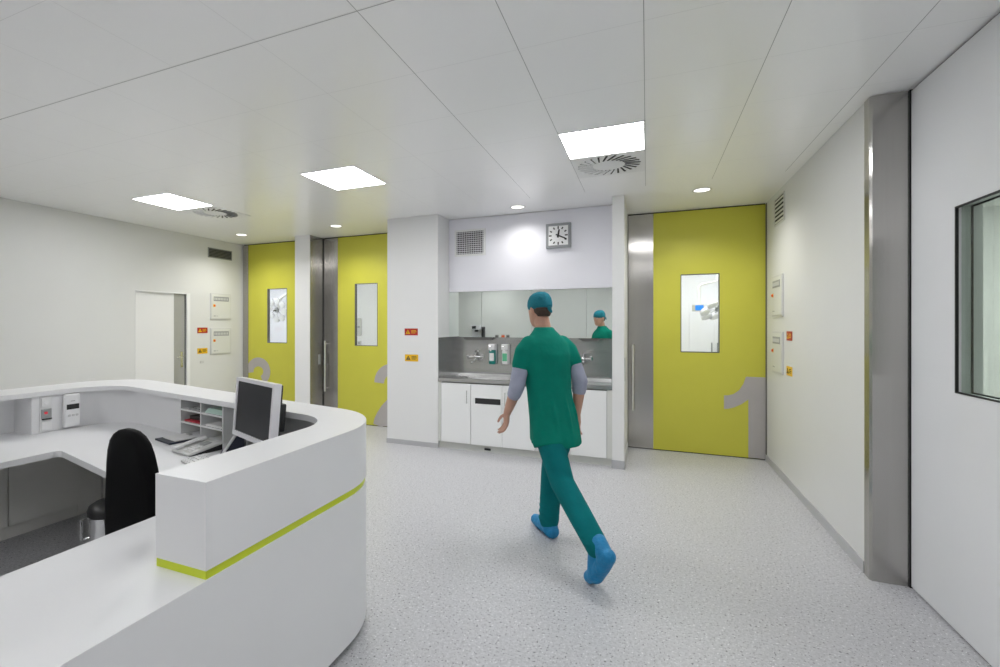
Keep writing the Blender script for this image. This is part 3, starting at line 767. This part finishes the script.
# pigeonholes under the far ledge (local x along the wing)
PA = math.atan2(-.2, 1.0)
t = thing('pigeonhole_unit', 'white pigeonhole paper shelf under the far ledge of the counter', 'shelf unit', (-3.27, 2.583, .7502), PA)
cols = [0, .285, .57, .855]; D = .195; HH = .28; th = .013
for x in cols:
    b = MB(); b.box(x-th/2, x+th/2, 0, D-.01, 0, HH); build('divider', b, M['desk'], t)
b = MB(); b.box(-th/2, cols[-1]+th/2, D-.01, D, 0, HH); build('back', b, M['desk'], t)
b = MB(); b.box(-th/2, cols[-1]+th/2, 0, D, HH, HH+.004); build('top', b, M['desk'], t)
for k in range(2):
    for z in (.093, .187):
        b = MB(); b.box(cols[k]+th/2, cols[k+1]-th/2, .002, D-.01, z-th/2, z+th/2); build('shelf', b, M['desk'], t)
pm = root_matrix(t)
def on_shelf(name, label, cat, lx, ly, lz, mb, mat, rz=0, group=None):
    p = pm @ Vector((lx, ly, lz)); o = build(name, mb, mat); o.location = p; o.rotation_euler = (0, 0, PA+rz); return tag(o, label, cat, group)
zt = .187+th/2; zm = .093+th/2
b = MB(); b.box(-.11, .11, 0, .15, .0005, .012, .002); on_shelf('folder', 'red folder in the middle left pigeonhole', 'folder', .142, .012, zm, b, M['redp'])
b = MB(); b.box(-.10, .10, .0, .12, .0005, .028, .003); on_shelf('folder', 'black folder lying on the red folder', 'folder', .150, .045, zm+.012, b, M['blackp'], .0)
b = MB(); b.box(-.09, .09, 0, .14, .0005, .012, .002); b.box(-.02, .09, .01, .14, .012, .022, .002); on_shelf('notepad', 'grey notepad in the top left pigeonhole', 'notepad', .165, .02, zt, b, M['midgrey'])
for k in range(5):
    b = MB(); b.box(-.105+.004*k, .12, .0, .14, .0005, .006); on_shelf('paper_sheaf', ['lowest', 'second lowest', 'middle', 'second highest', 'topmost'][k]+' pale mint sheaf in the top right pigeonhole', 'paper', .425, .012+.004*k, zt+.0062*k, b, M['mint'], 0, 'mint paper sheaves')
for k in range(2):
    b = MB(); b.box(-.10, .11, 0, .14, .0005, .006); on_shelf('paper_sheaf', ['lower white paper sheaf in the middle right pigeonhole', 'upper white paper sheaf in the middle right pigeonhole'][k], 'paper', .428, .014+.006*k, zm+.0062*k, b, M['paper'], .0, 'white paper sheaves')

# --- wall-mounted devices on the left ledge
t = thing('socket_panel', 'white socket panel with red display under the left ledge', 'socket panel', (-4.27, 2.203, .893), PI/2)
b = MB(); b.box(-.040, .040, -.008, 0, -.138, .138, .003); build('plate', b, M['whitep'], t)
b = MB(); b.box(-.033, .033, -.016, -.011, .055, .125, .003); b.lathe([(0, .016), (.02, .016), (.018, .019), (0, .019)], (0, 0, .09), 18, 'y'); build('socket', b, M['whitep'], t, smooth=40)
b = MB(); b.box(-.034, .034, -.018, -.011, -.035, .040, .002); ds = build('display', b, M['midgrey'], t)
b = MB(); b.box(-.016, .006, -.0195, -.018, .0, .018); o = build('red_readout', b, M['redled'], t); o.parent = ds
b = MB(); b.box(-.034, .034, -.022, -.018, -.043, -.033); o = build('display_lip', b, M['blackp'], t); o.parent = ds
b = MB(); b.box(-.033, .033, -.016, -.011, -.125, -.055, .003); build('socket', b, M['whitep'], t)
t = thing('wall_handset', 'white wall telephone with dark display on the left ledge panel', 'telephone', (-4.27, 2.372, .895), PI/2)
b = MB(); b.box(-.058, .058, -.045, 0, -.132, .135, .014, 3); bd = build('body', b, M['whitep'], t, smooth=40)
b = MB(); b.box(-.045, .045, -.047, -.044, .012, .052); build('display', b, M['dark'], t)
for i in range(3):
    b = MB(); b.box(-.036+.028*i, -.016+.028*i, -.049, -.044, -.045, -.028, .002); build('button', b, M['greyp'], t)
b = MB(); b.box(-.015, .015, -.0465, -.044, .075, .079); build('earpiece_slot', b, M['midgrey'], t)

# --- desk items
t = thing('desk_monitor', 'dark screened monitor with silver frame on the reception desk', 'monitor', (-2.065, 2.098, .7502), R(-22.7))
tilt = Matrix.Translation((0, .047, .341)) @ Matrix.Rotation(R(-4.5), 4, 'X')
W_, H_ = .474, .296
b = MB(); e = .021
for q in ((-W_/2-e, W_/2+e, H_/2, H_/2+e), (-W_/2-e, W_/2+e, -H_/2-e*1.3, -H_/2), (-W_/2-e, -W_/2, -H_/2, H_/2), (W_/2, W_/2+e, -H_/2, H_/2)): b.box(q[0], q[1], -.055, -.012, q[2], q[3])
b.transform(tilt); build('bezel', b, M['silver'], t)
b = MB(); b.box(-W_/2, W_/2, -.047, -.02, -H_/2, H_/2); b.transform(tilt); build('screen', b, M['screen'], t)
b = MB(); b.box(-W_/2-.018, W_/2+.018, -.02, .0, -H_/2-.02, H_/2+.015, .004); b.box(-.19, .19, 0, .035, -.11, .10, .012, 3); b.box(-.11, .20, .02, .055, -.10, .055, .008); b.transform(tilt); build('rear_housing', b, M['blackp'], t, smooth=40)
b = MB(); b.box(-.035, .035, .085, .115, .01, .36, .006); build('stand_neck', b, M['blackp'], t)
b = MB(); b.box(-.13, .13, -.05, .15, .0, .014, .006); build('stand_base', b, M['navy'], t)

t = thing('desk_phone', 'grey white desk telephone with dark wedge base on the desk', 'telephone', (-2.725, 2.270, .7502), R(-12))
rot = Matrix.Rotation(R(9), 4, 'X')
b = MB(); b.prism([(-.10, .0), (.12, .0), (.12, .045), (-.10, .012)], -.105, .105, 'x'); build('wedge_base', b, M['blackp'], t)
b = MB(); b.box(-.11, .11, -.105, .125, .018, .034, .006); b.transform(rot); bd = build('body', b, M['greyp'], t, smooth=40)
b = MB(); b.box(-.01, .055, .03, .085, .034, .037); b.transform(rot); build('display', b, M['midgrey'], t)
b = MB()
b.box(-.095, -.05, -.09, .11, .042, .058, .008); b.box(-.097, -.048, -.095, -.045, .034, .056, .008); b.box(-.097, -.048, .065, .115, .034, .056, .008); b.transform(rot); build('handset', b, M['whitep'], t, smooth=40)
for i in range(3):
    for j in range(4):
        b = MB(); b.box(-.012+.028*i, .008+.028*i, -.075+.024*j, -.059+.024*j, .034, .038, .001); b.transform(rot); build('key', b, M['whitep'], t)
t = thing('clipboard', 'dark clipboard with white papers beside the pigeonholes', 'clipboard', (-3.12, 2.435, .7502), R(-15))
b = MB(); b.box(-.12, .12, -.10, .10, 0, .012, .003); build('board', b, M['navy'], t)
b = MB(); b.box(-.09, .10, -.055, .095, .0122, .018); build('papers', b, M['paper'], t)
b = MB(); b.box(-.03, .03, .075, .10, .0202, .028, .003); build('clip', b, M['chrome'], t)
t = thing('document_holder', 'slanted white panel on a dark wedge stand left of the monitor', 'document holder', (-2.505, 2.295, .7502), R(39))
lean = Matrix.Rotation(R(33), 4, 'Y')
b = MB(); b.box(-.016, .0, -.05, .05, .014, .22, .004); b.transform(lean); build('board', b, M['whitep'], t)
b = MB(); b.prism([(.012, .013), (.113, .168), (.125, .155), (.128, .013)], -.048, .048, 'y'); build('back_shell', b, M['navy'], t)
b = MB(); b.box(-.02, .13, -.05, .05, 0, .0125, .004); build('foot', b, M['navy'], t)
t = thing('keyboard', 'pale keyboard lying in front of the monitor', 'keyboard', (-2.37, 2.05, .7502), R(-20))
b = MB(); b.prism([(-.075, 0), (.075, 0), (.075, .024), (-.075, .012)], -.21, .21, 'x'); build('case', b, M['greyp'], t)
for j in range(5):
    for i in range(14):
        zz = .0125+.012*(j+.5)/5+.002
        if j == 0 and 4 < i < 9: continue
        b = MB(); b.box(-.198+.0283*i, -.198+.0283*i+.024, -.066+.027*j, -.066+.027*j+.023, zz-.006, zz+.004, .001)
        build('key', b, M['whitep'], t)
    if j == 0:
        b = MB(); b.box(-.198+.0283*5, -.198+.0283*8+.024, -.066, -.043, .0125, .019, .001); build('space_bar', b, M['whitep'], t)
t = thing('mouse', 'small dark mouse on the desk by the keyboard', 'mouse', (-2.12, 1.93, .7502), R(-15))
b = MB(); b.sphere((0, 0, .008), .05, (.62, 1.05, .55)); bmesh.ops.bisect_plane(b.bm, geom=b.bm.verts[:]+b.bm.edges[:]+b.bm.faces[:], plane_co=(0, 0, .0), plane_no=(0, 0, -1), clear_outer=True)
bmesh.ops.holes_fill(b.bm, edges=b.bm.edges); build('shell', b, M['blackp'], t, smooth=60)
b = MB(); b.lathe([(0, -.004), (.009, -.004), (.009, .004), (0, .004)], (0, .03, .031), 14, 'x'); build('scroll_wheel', b, M['midgrey'], t)

# ------------------------------------------------------------------ office chair and bin
t = thing('office_chair', 'black leather office chair with tall rounded backrest behind the counter', 'chair', (-2.185, 1.69, 0), R(-4))
def back_ring(z, y, hw, tk):
    n = 20; out = []
    for k in range(n):
        a = 2*PI*k/n; ca, sa = math.cos(a), math.sin(a)
        out.append((hw*math.copysign(abs(ca)**.45, ca), y+tk*math.copysign(abs(sa)**.6, sa), z))
    return out
b = MB()
prof = [(.50, -.185, .195, .030), (.55, -.19, .218, .036), (.64, -.195, .214, .038), (.75, -.198, .202, .038), (.85, -.202, .188, .037), (.93, -.207, .174, .036), (.99, -.211, .158, .035), (1.04, -.214, .134, .033), (1.072, -.216, .102, .029), (1.092, -.217, .064, .022), (1.10, -.217, .028, .012)]
b.loft([back_ring(*p) for p in prof]); build('backrest', b, M['black'], t, smooth=60)
b = MB(); b.box(-.225, .225, -.20, .25, .43, .52, .035, 4); build('seat', b, M['black'], t, smooth=60)
b = MB(); b.tube([(0, -.20, .56), (0, -.21, .50), (0, -.18, .43), (0, -.05, .415)], .022, 10); build('back_bracket', b, M['blackp'], t, smooth=60)
b = MB(); b.box(-.10, .10, -.10, .10, .405, .43, .006); build('seat_plate', b, M['blackp'], t)
b = MB(); b.tube([(0, 0, .10), (0, 0, .26)], .028, 16); b.tube([(0, 0, .25), (0, 0, .41)], .016, 16); build('gas_lift', b, M['chrome'], t, smooth=50)
b = MB(); b.lathe([(0, .07), (.05, .07), (.05, .115), (0, .12)], n=20); hubc = build('base_hub', b, M['chrome'], t, smooth=50)
for k in range(5):
    a = 2*PI*k/5+.3; d = Vector((math.cos(a), math.sin(a), 0))
    b = MB(); b.tube([d*.04+Vector((0, 0, .095)), d*.29+Vector((0, 0, .07))], [.022, .014], 10); lg = build('base_leg', b, M['chrome'], t, smooth=50)
    b = MB(); p = d*.28; n = Vector((-d.y, d.x, 0))
    for s in (-1, 1):
        q = p+n*s*.012; b.tube([q+n*s*-.008+Vector((0, 0, .027)), q+n*s*.008+Vector((0, 0, .027))], .026, 16)
    b.tube([p+Vector((0, 0, .03)), p+Vector((0, 0, .07))], .007, 8); o = build('caster', b, M['blackp'], t); o.parent = lg
t = thing('pedal_bin', 'round stainless steel bin with black lid beside the office chair', 'bin', (-2.945, 1.85, 0))
b = MB(); b.lathe([(0, 0), (.10, 0), (.105, .02), (.105, .46), (.10, .465), (0, .465)], n=36); build('body', b, M['chrome'], t, smooth=40)
b = MB(); b.lathe([(0, .4655), (.108, .4655), (.110, .49), (.10, .515), (.07, .535), (0, .54)], n=36); build('lid', b, M['blackp'], t, smooth=40)
b = MB(); b.tube([(-.05, -.08, .455), (-.05, -.125, .455), (-.05, -.125, .34), (-.05, -.085, .34)], .008, 8); build('handle', b, M['chrome'], t, smooth=40)
b = MB(); b.box(-.03, .03, -.16, -.11, .012, .024, .004); build('pedal', b, M['blackp'], t)

# ------------------------------------------------------------------ walking person
PX, PY, PR = -.642, 3.482, R(44.6)
t = thing('person', 'person in green scrubs and teal cap walking away towards the sink', 'person', (PX, PY, 0), PR)
def V(*p): return Vector(p)
b = MB()
# head: skull, face, jaw (facing +y)
hd = MB()
HX, HY, HZ = 0, .115, 1.69
hd.ell([(HX, HY+.045, HZ-.118, .022, .022), (HX, HY+.04, HZ-.105, .042, .046), (HX, HY+.026, HZ-.075, .058, .068), (HX, HY+.010, HZ-.04, .068, .086), (HX, HY, HZ, .074, .096), (HX, HY-.004, HZ+.04, .075, .098), (HX, HY-.006, HZ+.08, .066, .086), (HX, HY-.006, HZ+.105, .047, .062), (HX, HY-.006, HZ+.118, .02, .028)], 28)
hd.loft([[(HX+.010*c_, HY+.094+.004*s_, HZ+.03) for c_, s_ in ((1, 0), (0, 1), (-1, 0), (0, -1))], [(HX+.013*c_, HY+.104+.010*s_, HZ+.005) for c_, s_ in ((1, 0), (0, 1), (-1, 0), (0, -1))], [(HX+.018*c_, HY+.104+.016*s_, HZ-.018) for c_, s_ in ((1, 0), (0, 1), (-1, 0), (0, -1))], [(HX+.010*c_, HY+.09+.01*s_, HZ-.028) for c_, s_ in ((1, 0), (0, 1), (-1, 0), (0, -1))]])
for s in (-1, 1):
    hd.sphere((HX+s*.077, HY-.012, HZ-.005), .03, (.28, .6, 1.05), 12, 8)
hd.sphere((HX, HY+.088, HZ-.058), .02, (1.2, .5, .35), 12, 8)      # lips
hd.sphere((HX, HY+.078, HZ-.095), .022, (1.1, .8, .8), 12, 8)      # chin
hd.transform(Matrix.Translation((HX, HY, HZ-.1)) @ Matrix.Rotation(R(-9), 4, 'X') @ Matrix.Translation((-HX, -HY, -(HZ-.1))))
tmp = bpy.data.meshes.new('tmp'); hd.bm.to_mesh(tmp); hd.bm.free(); b.bm.from_mesh(tmp); bpy.data.meshes.remove(tmp)
# neck, torso core
b.limb([V(0, .05, 1.47), V(0, .085, 1.56), V(0, .105, 1.62)], [.064, .058, .056])
b.ell([(0, 0, .86, .14, .10), (0, 0, .95, .155, .11), (0, .01, 1.06, .14, .10), (0, .025, 1.2, .155, .105), (0, .045, 1.34, .17, .11), (0, .055, 1.44, .145, .09), (0, .06, 1.49, .08, .065)], 24)
# arms: left forward, right back
SL, EL, WL = V(-.172, .05, 1.45), V(-.243, .045, 1.145), V(-.248, .175, .935)
SR, ER, WR = V(.172, .05, 1.45), V(.225, -.05, 1.175), V(.205, -.04, .935)
b.limb([SL-V(-.02, 0, .02), SL.lerp(EL, .5), EL], [.044, .046, .042]); b.limb([EL, EL.lerp(WL, .35), WL], [.042, .042, .028])
b.limb([SR-V(.02, 0, .02), SR.lerp(ER, .5), ER], [.044, .046, .042]); b.limb([ER, ER.lerp(WR, .35), WR], [.042, .042, .028])
def hand_mesh(b, wrist, down, fwd, out, side):
    """palm and five bent fingers; down = along the hand, fwd = thumb side, out = back of the hand away from body"""
    down = down.normalized(); fwd = (fwd-down*fwd.dot(down)).normalized(); out = down.cross(fwd)*side
    P = lambda a, c, d: wrist + down*a + fwd*c + out*d
    # palm as a flattened slab of balls
    for c in (-.026, -.009, .009, .026):
        b.limb([P(.012, c*.6, 0), P(.055, c*.95, .002), P(.088, c, .002)], [.017, .0165, .0125], 10)
    L = {.029: (.040, .024, .018), .0098: (.045, .028, .020), -.0098: (.042, .026, .019), -.029: (.032, .019, .016)}
    for c, (l1, l2, l3) in L.items():
        p0 = P(.088, c, .002); d1 = (down*.95 - out*.28 + fwd*c*1.5).normalized(); p1 = p0+d1*l1
        d2 = (down*.80 - out*.60).normalized(); p2 = p1+d2*l2; d3 = (down*.55 - out*.83).normalized(); p3 = p2+d3*l3
        b.limb([p0, p1, p2, p3], [.0100, .0090, .0082, .0068], 10)
    q0 = P(.025, .022, -.006); q1 = q0+(down*.6+fwd*.62-out*.35).normalized()*.042; q2 = q1+(down*.85+fwd*.28-out*.35).normalized()*.032; q3 = q2+(down*.95-out*.3).normalized()*.024
    b.limb([q0, q1, q2, q3], [.014, .0115, .0100, .0080], 10)
hand_mesh(b, WL, (WL-EL).normalized()*.6+V(.02, .03, -1)*.6, V(.25, 1, .1), V(-1, 0, 0), 1)
hand_mesh(b, WR, (WR-ER).normalized()*.7+V(0, .05, -1)*.5, V(-.2, 1, .1), V(1, 0, 0), -1)
# legs
HRp, KR, AR = V(.110, .0, .90), V(.092, .105, .50), V(.08, .135, .10)
HLp, KL, AL = V(-.055, -.01, .90), V(-.06, -.235, .525), V(-.065, -.60, .245)
b.limb([HRp, HRp.lerp(KR, .5), KR, KR.lerp(AR, .35), AR], [.095, .078, .055, .056, .038])
b.limb([HLp, HLp.lerp(KL, .5), KL, KL.lerp(AL, .35), AL], [.095, .078, .055, .056, .038])
TR, HeR = V(.10, .33, .035), V(.078, .085, .045)
b.limb([AR, V(.09, .24, .05), TR], [.040, .040, .030]); b.limb([AR, HeR], [.04, .038])
BL_, TL_, HeL = V(-.065, -.575, .075), V(-.065, -.525, .03), V(-.065, -.68, .235)
b.limb([AL, BL_, TL_], [.038, .038, .026]); b.limb([AL, HeL], [.038, .034])
build('body', b, M['skin'], t, remesh=(.0042, 3))
# eyes on the face
hrot = Matrix.Translation((HX, HY, HZ-.1)) @ Matrix.Rotation(R(-9), 4, 'X') @ Matrix.Translation((-HX, -HY, -(HZ-.1)))
for s in (-1, 1):
    b = MB(); b.sphere((HX+s*.031, HY+.082, HZ+.008), .012, (1.15, .8, .7), 14, 10); b.transform(hrot); ey = build('eye', b, M['eyew'], t, smooth=180)
    b = MB(); b.sphere((HX+s*.031, HY+.090, HZ+.008), .0055, (1, .6, 1), 10, 8); b.transform(hrot); o = build('iris', b, M['dark'], t, smooth=180); o.parent = ey
# hair below the cap at the nape
b = MB(); b.ell([(HX, HY-.045, HZ-.055, .045, .048), (HX, HY-.035, HZ-.02, .068, .068), (HX, HY-.03, HZ+.02, .074, .076)], 24); b.transform(hrot); build('hair', b, M['hair'], t, remesh=(.006, 4))
# cap
b = MB()
b.ell([(HX, HY-.014, HZ+.0, .074, .090), (HX, HY-.010, HZ+.02, .084, .104), (HX, HY-.008, HZ+.045, .086, .107), (HX, HY-.010, HZ+.08, .081, .100), (HX, HY-.012, HZ+.11, .066, .082), (HX, HY-.014, HZ+.128, .042, .054), (HX, HY-.014, HZ+.136, .015, .02)], 28)
b.transform(hrot); b.limb([V(0, .004, 1.70), V(.010, -.006, 1.675)], [.016, .010], 8)
build('surgical_cap', b, M['cap'], t, remesh=(.006, 4))
# scrub top
b = MB()
b.ell([(.028, -.035, .735, .176, .165), (.027, -.03, .80, .178, .163), (.024, -.012, .90, .176, .152), (.014, .004, 1.0, .170, .140), (.006, .018, 1.12, .168, .135), (0, .030, 1.25, .182, .136), (0, .042, 1.37, .190, .134), (0, .050, 1.45, .178, .112), (0, .056, 1.49, .135, .098), (0, .064, 1.525, .098, .084), (0, .072, 1.55, .074, .073), (0, .076, 1.565, .068, .070)], 32)
b.limb([V(-.140, .05, 1.445), SL.lerp(EL, .2), SL.lerp(EL, .5)], [.060, .064, .066], 18)
b.limb([V(.140, .05, 1.445), SR.lerp(ER, .2), SR.lerp(ER, .5)], [.060, .064, .066], 18)
b.tube([V(-.045, -.01, .95), V(-.05, -.085, .735)], [.112, .118], 24); b.tube([V(.095, .0, .95), V(.098, .045, .735)], [.112, .114], 24)
# folds
for k in range(9):
    a = -2.6 + k*.62; x0, y0 = .185*math.cos(a), .138*math.sin(a)
    b.limb([V(.028+x0*.93, y0*1.12-.03, .755), V(.02+x0*.92, y0*1.03-.01, .95), V(.008+x0*.88, y0*.93+.012, 1.10)], [.020, .014, .006], 8)
build('scrub_top', b, M['scrub'], t, remesh=(.009, 5))
b = MB(); b.box(-.045, .045, -.012, .004, 1.22, 1.33, .003); b.transform(Matrix.Translation((.085, .149, 0)) @ Matrix.Rotation(R(-21), 4, 'Z'))
build('chest_pocket', b, M['scrub'], t)
# undershirt sleeves
for S_, E_, W_ in ((SL, EL, WL), (SR, ER, WR)):
    b = MB(); b.limb([S_.lerp(E_, .45), E_, E_.lerp(W_, .28)], [.058, .055, .050], 16); build('undershirt_sleeve', b, M['sleeve'], t, remesh=(.007, 4))
# trousers
b = MB()
b.ell([(.028, -.01, .80, .155, .125), (.028, -.005, .90, .164, .130), (.02, 0, .98, .15, .120)], 28)
b.limb([HRp, HRp.lerp(KR, .5), KR, KR.lerp(AR, .5), AR+V(0, -.01, .02)], [.104, .096, .080, .076, .072], 18)
b.limb([HLp, HLp.lerp(KL, .5), KL, KL.lerp(AL, .5), AL.lerp(KL, .02)], [.100, .092, .080, .076, .070], 18)
for s, (A, B) in ((1, (KR, AR)), (-1, (KL, AL))):
    for k in range(4):
        c = A.lerp(B, .55+.12*k); b.sphere(c, .079, (1, 1, .35), 14, 8)
build('scrub_trousers', b, M['trouser'], t, remesh=(.008, 5))
# shoe covers
b = MB(); b.limb([V(.08, .085, .052), V(.085, .16, .062), V(.095, .26, .050), V(.10, .335, .044)], [.052, .056, .052, .042], 14); b.limb([V(.08, .11, .06), V(.08, .125, .125)], [.058, .062], 14)
o = build('shoe_cover', b, M['cover'], t, remesh=(.007, 4))
b = MB(); b.limb([HeL+V(0, -.005, 0), V(-.065, -.635, .165), BL_, TL_+V(0, .0, .012)], [.046, .052, .050, .040], 14); b.limb([HeL.lerp(AL, .4), AL+V(0, .01, .03)], [.052, .060], 14); b.limb([AL+V(0, .01, 0), BL_], [.054, .050], 14)
build('shoe_cover', b, M['cover'], t, remesh=(.007, 4))

# ------------------------------------------------------------------ sideboard behind the camera (seen in the mirror)
t = thing('sideboard', 'white sideboard at the wall behind the camera, reflected in the mirror', 'cabinet', (-4.7, -2.75, 0))
b = MB(); b.box(-.9, .9, -.22, .22, .08, 1.12); build('body', b, M['cab_white'], t)
b = MB(); b.box(-.92, .92, -.23, .24, 1.12, 1.15); build('top', b, M['desk'], t)
b = MB(); b.box(-.88, .88, -.20, .18, 0, .08); build('plinth', b, M['skirt'], t)
for k in range(4):
    x0 = -.895+.4475*k
    b = MB(); b.box(x0+.003, x0+.4445, .22, .24, .09, 1.11); dd = build('door', b, M['cab_white'], t)
    b = MB(); b.box(x0+.39, x0+.405, .24, .255, .85, 1.0); o = build('handle', b, M['handle'], t); o.parent = dd
t = thing('coffee_machine', 'black and silver machine on the sideboard, reflected in the mirror', 'machine', (-5.05, -2.72, 1.15))
b = MB(); b.box(-.17, .17, -.16, .16, 0, .05, .008); b.box(-.17, .17, -.16, .0, .05, .34, .008); b.box(-.17, .17, -.16, .16, .27, .42, .012); build('body', b, M['silver'], t)
b = MB(); b.box(-.12, .02, .16, .165, .30, .39); build('display', b, M['dark'], t)
b = MB(); b.box(-.05, .05, .02, .10, .20, .27, .006); build('spout', b, M['blackp'], t)
b = MB(); b.box(-.14, .14, .0, .15, .05, .058); build('drip_tray', b, M['dark'], t)
b = MB(); b.box(.17, .23, -.14, .10, .0, .36, .01); build('water_tank', b, M['blackp'], t)
for x, mt, lb in ((-4.38, M['dgrey'], 'dark jar on the sideboard nearest the machine'), (-4.18, M['orange'], 'orange jar on the sideboard'), (-4.02, M['dgrey'], 'dark jar on the sideboard farthest from the machine')):
    t = thing('jar', lb, 'jar', (x, -2.70, 1.15), 0, 'jars on the sideboard')
    b = MB(); b.lathe([(0, 0), (.05, 0), (.055, .02), (.055, .09), (.045, .10), (0, .10)], n=20); build('body', b, mt, t, smooth=40)
    b = MB(); b.lathe([(0, .1005), (.05, .1005), (.05, .125), (0, .128)], n=20); build('lid', b, M['greyp'], t, smooth=40)

# ------------------------------------------------------------------ world, camera, colour
w = bpy.data.worlds.new('dim_world'); scene.world = w; w.use_nodes = True
w.node_tree.nodes['Background'].inputs[0].default_value = (.9, .92, 1, 1); w.node_tree.nodes['Background'].inputs[1].default_value = .02
cam = bpy.data.cameras.new('camera'); co = bpy.data.objects.new('camera', cam); COL.objects.link(co)
cam.sensor_fit = 'HORIZONTAL'; cam.sensor_width = 36; cam.lens = 480.364/1000*36
cam.shift_x = (500-440)/1000; cam.shift_y = -(333.5-324.6)/1000
cam.clip_start = .05; cam.clip_end = 60
co.location = (0, 0, 1.583); co.rotation_euler = (PI/2, 0, R(23.3073))
scene.camera = co
vs = scene.view_settings
vs.view_transform = 'Standard'; vs.look = 'None'; vs.gamma = 1; vs.exposure = .25; vs.use_curve_mapping = False
scene.cycles.max_bounces = 10; scene.cycles.diffuse_bounces = 6; scene.cycles.glossy_bounces = 5; scene.cycles.transparent_max_bounces = 8
scene.cycles.sample_clamp_indirect = 6
scene.cycles.use_denoising = True
